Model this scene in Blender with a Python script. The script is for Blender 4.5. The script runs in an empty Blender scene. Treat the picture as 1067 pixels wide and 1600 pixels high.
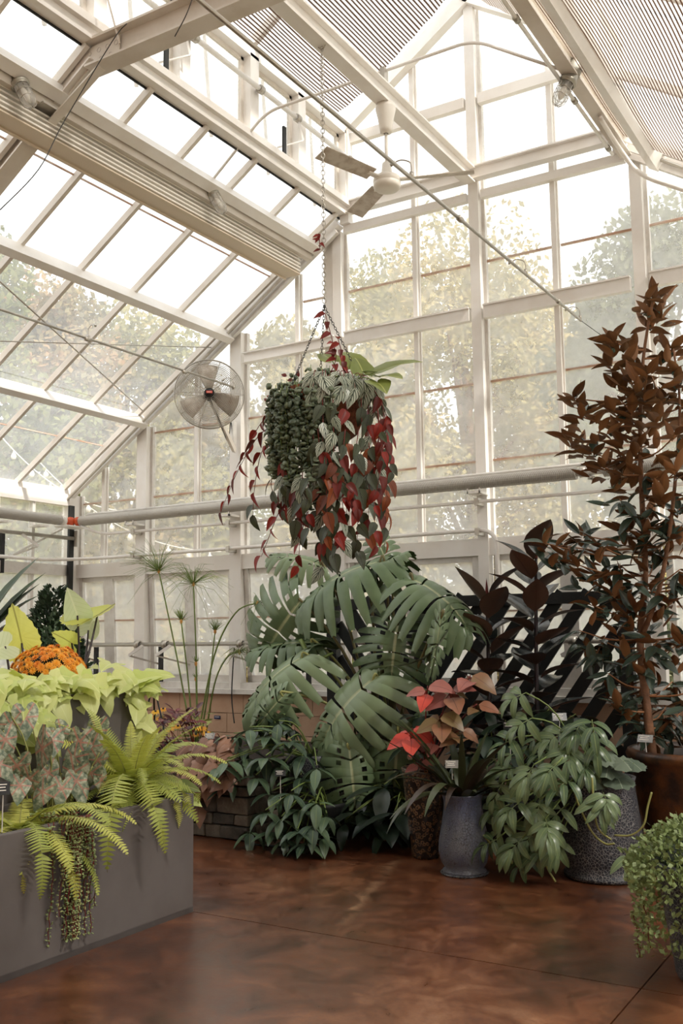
import bpy, math, random
from mathutils import Vector, Matrix
from math import sin, cos, pi, radians, sqrt
rnd = random.Random(7)
S = bpy.context.scene
COL = S.collection

# ------------------------------------------------------------------ camera
EYE = Vector((0, 0, 1.5))
FPX = 1546.0
PITCH, YAW, ROLL = radians(7.194), radians(31.307), radians(-.645)
FW = Vector((-sin(YAW) * cos(PITCH), cos(YAW) * cos(PITCH), sin(PITCH)))
RT = Vector((cos(YAW), sin(YAW), 0))
UP = RT.cross(FW)
RT, UP = RT * cos(ROLL) + UP * sin(ROLL), -RT * sin(ROLL) + UP * cos(ROLL)
cd = bpy.data.cameras.new('camera')
cam = bpy.data.objects.new('camera', cd)
COL.objects.link(cam)
cd.sensor_fit = 'VERTICAL'
cd.sensor_height = 36.0
cd.lens = 36.0 * FPX / 1600.0
cd.clip_start, cd.clip_end = .05, 300
cam.matrix_world = Matrix(((RT.x, UP.x, -FW.x, EYE.x), (RT.y, UP.y, -FW.y, EYE.y), (RT.z, UP.z, -FW.z, EYE.z), (0, 0, 0, 1)))
S.camera = cam

# ------------------------------------------------------------------ sky, sun, exposure
S.view_settings.view_transform = 'Standard'
S.view_settings.look = 'None'
S.view_settings.exposure = 0.0
S.view_settings.gamma = 1.0
S.view_settings.use_curve_mapping = False
S.cycles.use_denoising = True
S.cycles.max_bounces = 10
S.cycles.transparent_max_bounces = 16
S.cycles.transmission_bounces = 6
S.cycles.caustics_reflective = False
S.cycles.caustics_refractive = False
S.cycles.sample_clamp_indirect = 6
SKY_STRENGTH = 2.1
SUN_STRENGTH = 8.5
wd = bpy.data.worlds.new('overcast_sky')
S.world = wd
wd.use_nodes = True
bg = wd.node_tree.nodes['Background']
bg.inputs[0].default_value = (.955, .98, 1, 1)
bg.inputs[1].default_value = SKY_STRENGTH
sd = bpy.data.lights.new('sun', 'SUN')
sd.energy = SUN_STRENGTH
sd.angle = radians(3)
sd.color = (1, .96, .90)
sun = bpy.data.objects.new('sun', sd)
COL.objects.link(sun)
sun.rotation_euler = Vector((.80, -.13, .88)).to_track_quat('Z', 'Y').to_euler()
sun.location = (6, -3, 12)

# ------------------------------------------------------------------ helpers
def ray(px, py):
    return FW + RT * ((px - 533.5) / FPX) - UP * ((py - 800) / FPX)
def at(px, py, Y):
    d = ray(px, py)
    return EYE + d * (Y / d.y)
def atx(px, py, X):
    d = ray(px, py)
    return EYE + d * (X / d.x)
def V(*a):
    return Vector(a)

class MB:
    def __init__(s):
        s.v, s.f, s.uv, s.mi = [], [], [], []
    def face(s, idx, mi=0, uv=None):
        s.f.append(tuple(idx)); s.mi.append(mi); s.uv.append(uv)
    def box(s, c, size, m=None):
        c = Vector(c); hx, hy, hz = [k / 2 for k in size]
        b = len(s.v)
        for z in (-hz, hz):
            for x, y in ((-hx, -hy), (hx, -hy), (hx, hy), (-hx, hy)):
                p = Vector((x, y, z))
                if m is not None: p = m @ p
                s.v.append(c + p)
        for q in ((3, 2, 1, 0), (4, 5, 6, 7), (0, 1, 5, 4), (1, 2, 6, 5), (2, 3, 7, 6), (3, 0, 4, 7)):
            s.face([b + k for k in q])
        return s
    def b2(s, x0, x1, y0, y1, z0, z1):
        return s.box(((x0 + x1) / 2, (y0 + y1) / 2, (z0 + z1) / 2), (abs(x1 - x0), abs(y1 - y0), abs(z1 - z0)))
    def bar(s, p0, p1, w, h, up=(0, 0, 1)):
        p0, p1 = Vector(p0), Vector(p1)
        d = p1 - p0; L = d.length; d.normalize()
        up = Vector(up)
        x = d.cross(up)
        if x.length < 1e-4: x = d.cross(Vector((1, 0, 0)))
        x.normalize(); z = x.cross(d)
        m = Matrix((x, d, z)).transposed()
        return s.box((p0 + p1) / 2, (w, L, h), m)
    def ibeam(s, p0, p1, w, h, t=.012, up=(0, 0, 1)):
        p0, p1 = Vector(p0), Vector(p1)
        d = (p1 - p0).normalized(); up = Vector(up); z = d.cross(up).normalized().cross(d)
        s.bar(p0 + z * (h / 2 - t / 2), p1 + z * (h / 2 - t / 2), w, t, up)
        s.bar(p0 - z * (h / 2 - t / 2), p1 - z * (h / 2 - t / 2), w, t, up)
        s.bar(p0, p1, t, h - 2 * t, up)
        return s
    def tube(s, pts, r, seg=8, cap=True, r1=None):
        pts = [Vector(p) for p in pts]; n = len(pts); b = len(s.v)
        t0 = (pts[1] - pts[0]).normalized()
        nx = t0.cross(Vector((0, 0, 1)))
        if nx.length < 1e-3: nx = t0.cross(Vector((1, 0, 0)))
        nx.normalize()
        for i, p in enumerate(pts):
            t = (pts[min(i + 1, n - 1)] - pts[max(i - 1, 0)]).normalized()
            nx = (nx - t * nx.dot(t))
            if nx.length < 1e-5: nx = t.orthogonal()
            nx.normalize(); ny = t.cross(nx)
            k = i / (n - 1)
            rr = (r[i] if isinstance(r, (list, tuple)) else (r + (r1 - r) * k if r1 is not None else r))
            for j in range(seg):
                a = 2 * pi * j / seg
                s.v.append(p + nx * (cos(a) * rr) + ny * (sin(a) * rr))
        for i in range(n - 1):
            for j in range(seg):
                j2 = (j + 1) % seg
                s.face((b + i * seg + j, b + i * seg + j2, b + (i + 1) * seg + j2, b + (i + 1) * seg + j))
        if cap:
            s.face([b + j for j in reversed(range(seg))]); s.face([b + (n - 1) * seg + j for j in range(seg)])
        return s
    def lathe(s, prof, c=(0, 0, 0), seg=32, m=None, cap=False):
        c = Vector(c); b = len(s.v); n = len(prof)
        for r, z in prof:
            for j in range(seg):
                a = 2 * pi * j / seg
                p = Vector((cos(a) * r, sin(a) * r, z))
                if m is not None: p = m @ p
                s.v.append(c + p)
        for i in range(n - 1):
            for j in range(seg):
                j2 = (j + 1) % seg
                s.face((b + i * seg + j, b + i * seg + j2, b + (i + 1) * seg + j2, b + (i + 1) * seg + j))
        if cap:
            s.face([b + j for j in reversed(range(seg))]); s.face([b + (n - 1) * seg + j for j in range(seg)])
        return s
    def torus(s, c, R, r, m=None, seg=16, rs=6, sx=1.0):
        pts = []
        for i in range(seg):
            a = 2 * pi * i / seg
            p = Vector((cos(a) * R * sx, sin(a) * R, 0))
            if m is not None: p = m @ p
            pts.append((p, a))
        b = len(s.v); ax = (m @ Vector((0, 0, 1))) if m is not None else Vector((0, 0, 1))
        for p, a in pts:
            o = p.normalized()
            for j in range(rs):
                q = 2 * pi * j / rs
                s.v.append(Vector(c) + p + o * (cos(q) * r) + ax * (sin(q) * r))
        for i in range(seg):
            i2 = (i + 1) % seg
            for j in range(rs):
                j2 = (j + 1) % rs
                s.face((b + i * rs + j, b + i2 * rs + j, b + i2 * rs + j2, b + i * rs + j2))
        return s
    def mesh(s, name, mats, smooth=False):
        me = bpy.data.meshes.new(name)
        me.from_pydata([tuple(p) for p in s.v], [], s.f)
        if not isinstance(mats, (list, tuple)): mats = [mats]
        for m in mats: me.materials.append(m)
        if any(s.mi): me.polygons.foreach_set('material_index', s.mi)
        if any(u is not None for u in s.uv):
            lay = me.uv_layers.new(name='UVMap')
            fl = []
            for f, u in zip(s.f, s.uv):
                for k in range(len(f)):
                    fl.extend(u[k] if u is not None else (0, 0))
            lay.data.foreach_set('uv', fl)
        if smooth: me.polygons.foreach_set('use_smooth', [True] * len(me.polygons))
        me.update()
        return me
    def build(s, name, mats, parent=None, smooth=False):
        return link(name, s.mesh(name, mats, smooth), parent)

ROOTLOC = {}
PMW = {}
def link(name, me, parent=None, mw=None):
    o = bpy.data.objects.new(name, me)
    COL.objects.link(o)
    if mw is not None: o.matrix_basis = mw; PMW[o.name] = mw
    if parent is not None:
        o.parent = parent
        o.matrix_parent_inverse = PMW[parent.name].inverted() if parent.name in PMW else Matrix.Translation(-ROOTLOC.get(parent.name, Vector((0, 0, 0))))
    return o
def tag(o, label=None, cat=None, group=None, kind=None):
    if label: o['label'] = label
    if cat: o['category'] = cat
    if group: o['group'] = group
    if kind: o['kind'] = kind
    return o
def thing(name, label, cat, loc=(0, 0, 0), group=None):
    o = bpy.data.objects.new(name, None); COL.objects.link(o)
    o.location = loc; o.empty_display_size = .1
    ROOTLOC[o.name] = Vector(loc)
    return tag(o, label, cat, group)
def struct(name, label=None, loc=(0, 0, 0)):
    o = bpy.data.objects.new(name, None); COL.objects.link(o)
    o.location = loc; ROOTLOC[o.name] = Vector(loc)
    return tag(o, label, None, None, 'structure')

# ------------------------------------------------------------------ materials
def lin(c):
    return tuple((k / 255 / 12.92) if k / 255 <= .04045 else ((k / 255 + .055) / 1.055) ** 2.4 for k in c) + (1,)
class NT:
    def __init__(s, name):
        s.m = bpy.data.materials.new(name); s.m.use_nodes = True
        s.t = s.m.node_tree; s.t.nodes.clear()
        s.out = s.t.nodes.new('ShaderNodeOutputMaterial')
    def n(s, typ, **kw):
        nd = s.t.nodes.new('ShaderNode' + typ)
        for k, v in kw.items():
            if k.startswith('_'): setattr(nd, k[1:], v)
            else:
                key = int(k[1:]) if k[0] == 'i' and k[1:].isdigit() else k.replace('_', ' ')
                if isinstance(v, bpy.types.NodeSocket): s.t.links.new(v, nd.inputs[key])
                else: nd.inputs[key].default_value = v
        return nd
    def math(s, op, a, b=0.0, c=0.0):
        nd = s.t.nodes.new('ShaderNodeMath'); nd.operation = op
        for i, v in enumerate((a, b, c)):
            if isinstance(v, bpy.types.NodeSocket): s.t.links.new(v, nd.inputs[i])
            else: nd.inputs[i].default_value = v
        return nd.outputs[0]
    def ramp(s, fac, stops):
        nd = s.t.nodes.new('ShaderNodeValToRGB'); s.t.links.new(fac, nd.inputs[0])
        e = nd.color_ramp.elements
        e[0].position, e[0].color = stops[0]
        e[1].position, e[1].color = stops[-1]
        for p, c in stops[1:-1]:
            k = e.new(p); k.color = c
        return nd.outputs[0]
    def mix(s, fac, a, b):
        nd = s.t.nodes.new('ShaderNodeMix'); nd.data_type = 'RGBA'
        for i, v in ((0, fac), (6, a), (7, b)):
            if isinstance(v, bpy.types.NodeSocket): s.t.links.new(v, nd.inputs[i])
            else: nd.inputs[i].default_value = v
        return nd.outputs[2]
    def noise(s, scale, detail=3, rough=.5, coord=None, dist=0):
        nd = s.n('TexNoise', Scale=scale, Detail=detail, Roughness=rough, Distortion=dist)
        if coord is None: coord = s.n('NewGeometry').outputs['Position']
        s.t.links.new(coord, nd.inputs['Vector'])
        return nd.outputs['Fac']
    def mixs(s, fac, a, b):
        nd = s.t.nodes.new('ShaderNodeMixShader')
        for i, v in enumerate((fac, a, b)):
            if isinstance(v, bpy.types.NodeSocket): s.t.links.new(v, nd.inputs[i])
            else: nd.inputs[i].default_value = v
        return nd.outputs[0]
    def done(s, sh):
        s.t.links.new(sh, s.out.inputs[0]); return s.m

def paint(name, c, rough=.5, metal=0, dirt=None, dirt_amt=.5, scale=3, bump=0, bscale=60):
    t = NT(name)
    col = lin(c)
    if dirt:
        f = t.noise(scale, 5, .6)
        f = t.ramp(f, [(.42, (0, 0, 0, 1)), (.72, (dirt_amt,) * 3 + (1,))])
        col = t.mix(f, lin(c), lin(dirt))
    p = t.n('BsdfPrincipled', Base_Color=col, Roughness=rough, Metallic=metal)
    if bump:
        b = t.n('Bump', Strength=bump, Distance=.01, Height=t.noise(bscale, 3))
        t.t.links.new(b.outputs[0], p.inputs['Normal'])
    return t.done(p.outputs[0])

def leafmat(name, c, c2=None, rough=.4, trans=.25, vein=None, vein_w=.03, side=0, side_c=None, var=.35, slant=1.2, freq=9, tcol=None, spec=.5):
    """leaf: UV.x across (0..1), UV.y along; midrib line, slanted side veins, blotchy variation"""
    t = NT(name)
    uv = t.n('UVMap')
    sp = t.n('SeparateXYZ', i0=uv.outputs[0])
    ax = t.math('ABSOLUTE', t.math('SUBTRACT', sp.outputs[0], .5))
    oi = t.n('ObjectInfo')
    col = lin(c)
    nz = t.noise(7, 3)
    f = t.math('ADD', t.math('MULTIPLY', nz, .9), t.math('MULTIPLY', t.math('SUBTRACT', oi.outputs['Random'], .5), 1.0))
    f = t.n('MapRange', Value=f, i1=.15, i2=.8).outputs[0]
    col = t.mix(t.math('MULTIPLY', f, var if c2 is None else 1.0), col, lin(c2) if c2 else lin(tuple(int(k * .55) for k in c)))
    if side:
        w = t.math('SINE', t.math('MULTIPLY', t.math('SUBTRACT', sp.outputs[1], t.math('MULTIPLY', ax, slant)), 2 * pi * freq))
        g = t.n('MapRange', Value=w, i1=1 - side, i2=1.0).outputs[0]
        col = t.mix(g, col, lin(side_c or vein))
    if vein:
        g = t.n('MapRange', Value=ax, i1=vein_w, i2=vein_w * .4).outputs[0]
        col = t.mix(g, col, lin(vein))
    p = t.n('BsdfPrincipled', Base_Color=col, Roughness=rough, Specular_IOR_Level=spec)
    if not trans: return t.done(p.outputs[0])
    tl = t.n('BsdfTranslucent', Color=col if tcol is None else lin(tcol))
    return t.done(t.mixs(trans, p.outputs[0], tl.outputs[0]))

M = {}
M['white'] = paint('white_paint', (238, 234, 229), .42, dirt=(220, 210, 198), dirt_amt=.6, scale=2.2)
M['alu'] = paint('aluminium', (224, 220, 214), .42, .1, dirt=(180, 170, 160), dirt_amt=.6, scale=5)
M['steel'] = paint('galvanised_steel', (190, 184, 174), .38, .6, dirt=(150, 142, 130), dirt_amt=.6, scale=9)
M['tie'] = paint('painted_steel_beam', (222, 214, 204), .5, dirt=(196, 183, 166), dirt_amt=.6, scale=3)
M['bolt'] = paint('bolt_steel', (110, 100, 92), .5, .6)
M['rust'] = paint('rust_streak', (188, 150, 128), .8, dirt=(226, 214, 204), dirt_amt=1, scale=4)
M['black'] = paint('black_rubber', (18, 18, 18), .6)
M['wire'] = paint('dark_wire', (45, 42, 38), .6)
M['heater'] = paint('grey_heater', (160, 154, 146), .5, .3)
M['orange'] = paint('orange_coupling', (196, 78, 34), .5)
M['plastic'] = paint('white_plastic', (232, 226, 216), .4)
M['grey_lamp'] = paint('lamp_cast_metal', (168, 164, 152), .45, .5)
M['fan_blade'] = paint('fan_blade_worn', (205, 195, 182), .5, dirt=(150, 125, 100), dirt_amt=.8, scale=14)
M['planter'] = paint('grey_planter_resin', (98, 92, 89), .6, dirt=(84, 77, 74), dirt_amt=.8, scale=2.5)
M['lattice'] = paint('black_lattice_wood', (17, 18, 18), .55, bump=.2)
M['blue_tag'] = paint('blue_tag', (30, 46, 92), .5)
M['tag_clear'] = paint('tag_silver', (150, 150, 148), .18, .7)
M['tag_black'] = paint('tag_black', (20, 20, 22), .3)
M['soil'] = paint('soil', (42, 30, 22), .95, bump=.8, bscale=40)
M['coir'] = paint('coir_basket', (118, 62, 30), .95, dirt=(70, 34, 18), dirt_amt=1, scale=18, bump=.9, bscale=70)
M['bark'] = paint('bark', (128, 88, 60), .8, dirt=(92, 62, 44), dirt_amt=.9, scale=14, bump=.5)
M['twig'] = paint('twig', (150, 100, 62), .7)
M['greenstem'] = paint('green_stem', (112, 130, 66), .5)
M['palestem'] = paint('pale_green_stem', (150, 150, 88), .5)
M['petiole'] = paint('brown_petiole', (104, 96, 56), .5)
M['redstem'] = paint('red_stem', (110, 36, 30), .5)
M['darkstem'] = paint('purple_stem', (38, 22, 26), .4)
M['stone'] = None

def glass(name, haze, tint=(1, .995, .98, 1)):
    t = NT(name)
    nz = t.noise(1.1, 5, .65)
    nz2 = t.noise(9, 4, .7)
    f = t.math('MULTIPLY_ADD', nz, .5, t.math('MULTIPLY', nz2, .35))
    f = t.n('MapRange', Value=f, i1=.28, i2=.6, i3=haze * .7, i4=haze * 1.3).outputs[0]
    tr = t.n('BsdfTransparent', Color=tint)
    dirt = t.mixs(.25, t.n('BsdfTranslucent', Color=(.92, .915, .905, 1)).outputs[0], t.n('BsdfDiffuse', Color=(.72, .71, .69, 1)).outputs[0])
    g = t.n('BsdfGlossy', Color=(1, 1, 1, 1), Roughness=.05)
    a = t.mixs(f, tr.outputs[0], dirt)
    return t.done(t.mixs(.035, a, g.outputs[0]))
M['glass'] = glass('dusty_greenhouse_glass', .31)
M['roofglass'] = glass('dusty_roof_glass', .18)
M['frost'] = glass('clouded_lower_glass', .42)
M['lampglass'] = glass('lamp_glass', .35)

def floor_mat():
    t = NT('stained_concrete')
    pos = t.n('NewGeometry').outputs['Position']
    a = t.noise(.9, 6, .62, pos, .6); b = t.noise(4.5, 6, .7, pos, .8); c = t.noise(60, 3, .6, pos)
    f = t.math('ADD', t.math('MULTIPLY', a, .62), t.math('MULTIPLY', b, .38))
    col = t.ramp(f, [(.30, lin((42, 23, 14))), (.42, lin((70, 38, 21))), (.51, lin((98, 56, 32))), (.58, lin((122, 77, 48))), (.70, lin((154, 112, 82)))])
    sp = t.n('SeparateXYZ', i0=pos)
    ln = t.math('ABSOLUTE', t.math('ADD', t.math('ADD', sp.outputs[0], t.math('MULTIPLY', sp.outputs[1], .314)), t.math('MULTIPLY_ADD', b, .22, 1.27)))
    al = t.math('MULTIPLY', t.n('MapRange', Value=ln, i1=.05, i2=.0).outputs[0], t.math('MULTIPLY', t.n('MapRange', Value=sp.outputs[1], i1=4.5, i2=4.9).outputs[0], t.n('MapRange', Value=b, i1=.4, i2=.6, i3=0, i4=.6).outputs[0]))
    col = t.mix(al, col, lin((178, 138, 104)))
    col = t.mix(t.ramp(c, [(.45, (0, 0, 0, 1)), (.75, (.35, .35, .35, 1))]), col, lin((72, 32, 18)))
    r = t.n('MapRange', Value=b, i1=.3, i2=.7, i3=.26, i4=.46).outputs[0]
    p = t.n('BsdfPrincipled', Base_Color=col, Roughness=r, Coat_Weight=.45, Coat_Roughness=.22, Specular_IOR_Level=.6)
    bp = t.n('Bump', Strength=.12, Distance=.004, Height=t.noise(22, 5, .6, pos))
    t.t.links.new(bp.outputs[0], p.inputs['Normal'])
    return t.done(p.outputs[0])
M['floor'] = floor_mat()
M['block'] = paint('peach_block_paint', (205, 170, 142), .75, dirt=(190, 152, 124), dirt_amt=.8, scale=5, bump=.25, bscale=120)
M['mortar'] = paint('peach_mortar', (170, 132, 106), .9)

def stone_mat():
    t = NT('ledge_stone')
    oi = t.n('ObjectInfo')
    a = t.noise(9, 6, .65)
    f = t.math('ADD', t.math('MULTIPLY', a, .7), t.math('MULTIPLY', oi.outputs['Random'], .35))
    col = t.ramp(f, [(.2, lin((46, 42, 37))), (.45, lin((84, 77, 68))), (.6, lin((106, 95, 82))), (.8, lin((134, 126, 114)))])
    p = t.n('BsdfPrincipled', Base_Color=col, Roughness=.85)
    b = t.n('Bump', Strength=.7, Distance=.02, Height=t.noise(24, 6, .7))
    t.t.links.new(b.outputs[0], p.inputs['Normal'])
    return t.done(p.outputs[0])
M['stone'] = stone_mat()

def glaze(name, base, hi, lo, scale, rough=.35, rings=False):
    t = NT(name)
    pos = t.n('NewGeometry').outputs['Position']
    v = t.n('TexVoronoi', Scale=scale, _feature='DISTANCE_TO_EDGE' if not rings else 'F1')
    warp = t.n('VectorMath', _operation='ADD', i0=pos)
    nz = t.n('TexNoise', Scale=scale * .5, Detail=2.0); t.t.links.new(pos, nz.inputs['Vector'])
    sc = t.n('VectorMath', _operation='SCALE', i0=nz.outputs['Color']); sc.inputs['Scale'].default_value = .012
    t.t.links.new(sc.outputs[0], warp.inputs[1]); t.t.links.new(warp.outputs[0], v.inputs['Vector'])
    big = t.noise(5, 5, .65, pos)
    if rings:
        e = t.ramp(v.outputs['Distance'], [(.18, (0, 0, 0, 1)), (.36, (1, 1, 1, 1)), (.52, (0, 0, 0, 1))])
    else:
        e = t.ramp(v.outputs['Distance'], [(.02, (1, 1, 1, 1)), (.09, (0, 0, 0, 1))])
    col = t.mix(t.ramp(big, [(.35, (0, 0, 0, 1)), (.65, (1, 1, 1, 1))]), lin(base), lin(lo))
    col = t.mix(t.math('MULTIPLY', e, t.ramp(t.noise(11, 4, .6, pos), [(.3, (.25, .25, .25, 1)), (.6, (.9, .9, .9, 1))])), col, lin(hi))
    p = t.n('BsdfPrincipled', Base_Color=col, Roughness=rough)
    b = t.n('Bump', Strength=.5, Distance=.006, Height=e)
    t.t.links.new(b.outputs[0], p.inputs['Normal'])
    return t.done(p.outputs[0])
M['blue_glaze'] = glaze('blue_crackle_glaze', (84, 90, 114), (60, 58, 58), (108, 110, 114), 60)
M['dark_glaze'] = glaze('dark_ringed_glaze', (30, 27, 26), (150, 112, 74), (44, 36, 32), 36, .3, True)
M['slate_glaze'] = glaze('slate_crackle_glaze', (56, 58, 66), (140, 138, 134), (40, 42, 50), 55)
M['rust_pot'] = paint('rusty_brown_glaze', (46, 30, 22), .4, dirt=(126, 76, 34), dirt_amt=.75, scale=7, bump=.4, bscale=16)

def cloth_mat():
    t = NT('striped_shade_cloth')
    sp = t.n('SeparateXYZ', i0=t.n('UVMap').outputs[0])
    w = t.math('SINE', t.math('MULTIPLY', sp.outputs[0], 2 * pi / .030))
    g = t.n('MapRange', Value=w, i1=.0, i2=.5).outputs[0]
    col = t.mix(g, lin((176, 168, 159)), lin((84, 62, 48)))
    d = t.n('BsdfDiffuse', Color=col); tl = t.n('BsdfTranslucent', Color=col)
    a = t.mixs(.42, d.outputs[0], tl.outputs[0])
    tr = t.n('BsdfTransparent', Color=(1, 1, 1, 1))
    return t.done(t.mixs(t.math('MULTIPLY_ADD', g, -.46, .46), a, tr.outputs[0]))
M['cloth'] = cloth_mat()
M['slat'] = paint('white_slat', (236, 230, 220), .5)
M['curtain_pan'] = paint('curtain_pan', (214, 199, 178), .6)
# ================================================================== STRUCTURE
RS = .6535
XC = -3.40                      # ridge line
XL, XR = -8.42, 1.62            # side walls
D = 8.0                         # gable wall
Y0 = -3.0                       # rear end of the house
XCL, XCR = -4.76, -2.04         # clerestory walls
def mir(x): return 2 * XC - x
def rl(x): return 3.106 + RS * (x + 8.484)          # lower left roof, underside
def roofz(x):
    if x > XC: x = mir(x)
    if x < XCL: return rl(x)
    return 6.52 + .667 * (x - XCL)

# ---- floor: four saw-cut slabs on a dark bed
floor = struct('floor', 'rust brown stained and polished concrete floor with saw-cut joints')
MB().b2(XL, XR, Y0, D, -.12, -.02).build('bed', M['black'], floor)
jx, jy = [XL, -5.3, -1.235, XR], [Y0, 1.2, 4.44, D]
g = .0035
for i in range(3):
    for j in range(3):
        MB().b2(jx[i] + g, jx[i + 1] - g, jy[j] + g, jy[j + 1] - g, -.06, 0).build('slab', M['floor'], floor)

# ---- back (gable) wall
wb = struct('wall_back', 'glazed gable wall of white posts, beams and dusty panes', (XC, D, 0))
PX = [XL, -7.38, -6.10, -4.86, -3.40, -1.95, -.70, .58, XR]
MX = [-7.99, -6.655, -5.36, -4.03, -2.675, -1.33, -.06, 1.1]
# painted block dwarf wall
MB().b2(XL - .1, XR + .1, D - .055, D + .12, 0, .96).build('mortar_core', M['mortar'], wb)
bw, bh, jt = .405, .19, .006
me_block = MB().box((0, 0, 0), (bw - jt, .05, bh - jt)).mesh('block', M['block'])
me_half = MB().box((0, 0, 0), (bw / 2 - jt, .05, bh - jt)).mesh('block', M['block'])
for r in range(5):
    x = XL + .02
    z = .005 + bh * (r + .5)
    if r % 2: link('block', me_half, wb, Matrix.Translation((x + bw / 4, D - .055, z))); x += bw / 2
    while x + bw < XR:
        link('block', me_block, wb, Matrix.Translation((x + bw / 2, D - .055, z))); x += bw
MB().b2(XL, XR, D - .14, D + .14, .955, 1.0).build('sill', M['alu'], wb)
MB().b2(XL, XR, D - .05, D + .08, 1.0, 1.06).build('sill_rail', M['alu'], wb)
for i, x in enumerate(PX):
    w = .14 if i in (1, 2) else .095
    z1 = roofz(x) - .02 if i not in (4,) else roofz(x) - .05
    m = MB().b2(x - w / 2, x + w / 2, D - .05, D + .05, 1.0, z1)
    m.b2(x - .03, x + .03, D + .05, D + .10, 1.0, z1)
    m.build('post', M['white'], wb)
    MB().b2(x + w / 2, x + w / 2 + .03, D + .02, D + .07, 2.3, z1).build('glazing_strip', M['alu'], wb)
MB().b2(-4.86 - .16, -4.86 - .05, D - .02, D + .08, 1.0, 5.6).build('post', M['white'], wb)
for i, x in enumerate(MX):
    z1 = roofz(x)
    MB().b2(x - .022, x + .022, D - .005, D + .06, 2.33, z1).b2(x - .035, x + .035, D + .03, D + .05, 2.33, z1).build('mullion', M['white'], wb)
def hb(name, x0, x1, z0, z1, y0, y1, mat='white'):
    return MB().b2(x0, x1, y0, y1, z0, z1).build(name, M[mat], wb)
hb('transom', XL, XR, 2.19, 2.34, D - .03, D + .05)
MB().ibeam((-6.0, D - .03, 4.36), (-4.9, D - .03, 4.36), .08, .11).build('beam', M['white'], wb)
for a, b in ((-4.78, -3.47), (-3.33, -2.03), (-1.87, -.76), (-.64, .0)):
    MB().bar((a, D - .03, 4.36), (b, D - .03, 4.36), .06, .12).b2(a, b, D - .075, D + .0, 4.41, 4.425).build('beam', M['white'], wb)
    if a < -1.9:
        MB().bar((a, D - .02, 5.465), (b, D - .02, 5.465), .06, .075).build('beam', M['white'], wb)
MB().ibeam((XCL, D - .08, 5.655), (XCR, D - .08, 5.655), .09, .125, .014).build('gable_tie_beam', M['white'], wb)
for a, b in ((-4.72, -3.47), (-3.33, -2.08)):
    MB().bar((a, D - .02, 6.385), (b, D - .02, 6.385), .06, .1).build('beam', M['white'], wb)
# rafters of the gable (lower, vertical, upper), left and right
for sgn in (0, 1):
    f = (lambda x: mir(x)) if sgn else (lambda x: x)
    P = [(XL - .1, rl(XL - .1)), (XCL - .06, rl(XCL - .06))]
    for off, w, h in ((.03, .10, .09), (-.065, .05, .05), (.13, .05, .08)):
        MB().bar((f(P[0][0]), D - .06 - .04 * (off < 0), P[0][1] + off), (f(P[1][0]), D - .06 - .04 * (off < 0), P[1][1] + off), w, h).build('gable_rafter', M['white' if off >= 0 else 'alu'], wb)
    MB().tube([(f(P[0][0] + .12), D - .17, P[0][1] - .03), (f(P[1][0] - .25), D - .17, P[1][1] - .19)], .016).build('gable_rod', M['steel'], wb)
    MB().bar((f(XCL), D - .05, 6.50), (f(XC), D - .05, 7.41), .1, .13).build('gable_rafter', M['white'], wb)
    MB().bar((f(XCL + .02), D - .05, 5.5), (f(XCL + .02), D - .05, 6.52), .09, .1, (1, 0, 0)).build('gable_post', M['white'], wb)
# rust stained lap bars and panes
def clip(poly, a, b):            # keep points under line z = a*x + b
    out = []
    for k in range(len(poly)):
        p, q = poly[k], poly[(k + 1) % len(poly)]
        dp, dq = a * p[0] + b - p[1], a * q[0] + b - q[1]
        if dp >= 0: out.append(p)
        if (dp >= 0) != (dq >= 0):
            s = dp / (dp - dq); out.append((p[0] + (q[0] - p[0]) * s, p[1] + (q[1] - p[1]) * s))
    return out
def pane_poly(poly, y, mat, parent, th=.006):
    m = MB(); n = len(poly)
    m.v = [Vector((x, y, z)) for x, z in poly] + [Vector((x, y + th, z)) for x, z in poly]
    m.face(list(range(n))); m.face([n + k for k in reversed(range(n))])
    for k in range(n): m.face((k, n + k, n + (k + 1) % n, (k + 1) % n))
    return m.build('pane', mat, parent)
cols = sorted(PX + MX)
rows = [2.33, 3.035, 3.745, 4.36, 4.86, 5.465, 6.385, 7.6]
for c0, c1 in zip(cols[:-1], cols[1:]):
    for r0, r1 in zip(rows[:-1], rows[1:]):
        poly = [(c0 + .012, r0 + .004), (c1 - .012, r0 + .004), (c1 - .012, r1 - .004), (c0 + .012, r1 - .004)]
        xm = (c0 + c1) / 2
        za, zb = roofz(c0 + .001), roofz(c1 - .001)
        k = (zb - za) / (c1 - c0)
        poly = clip(poly, k, za - k * c0 + .03)
        if len(poly) > 2: pane_poly(poly, D + .055, M['glass'], wb)
    for z in (3.035, 3.745, 4.86):
        if z < min(roofz(c0), roofz(c1)) and c1 < .3:
            MB().b2(c0 + .04, c1 - .04, D + .045, D + .07, z - .008, z + .008).build('lap_bar', M['rust'], wb)
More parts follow.
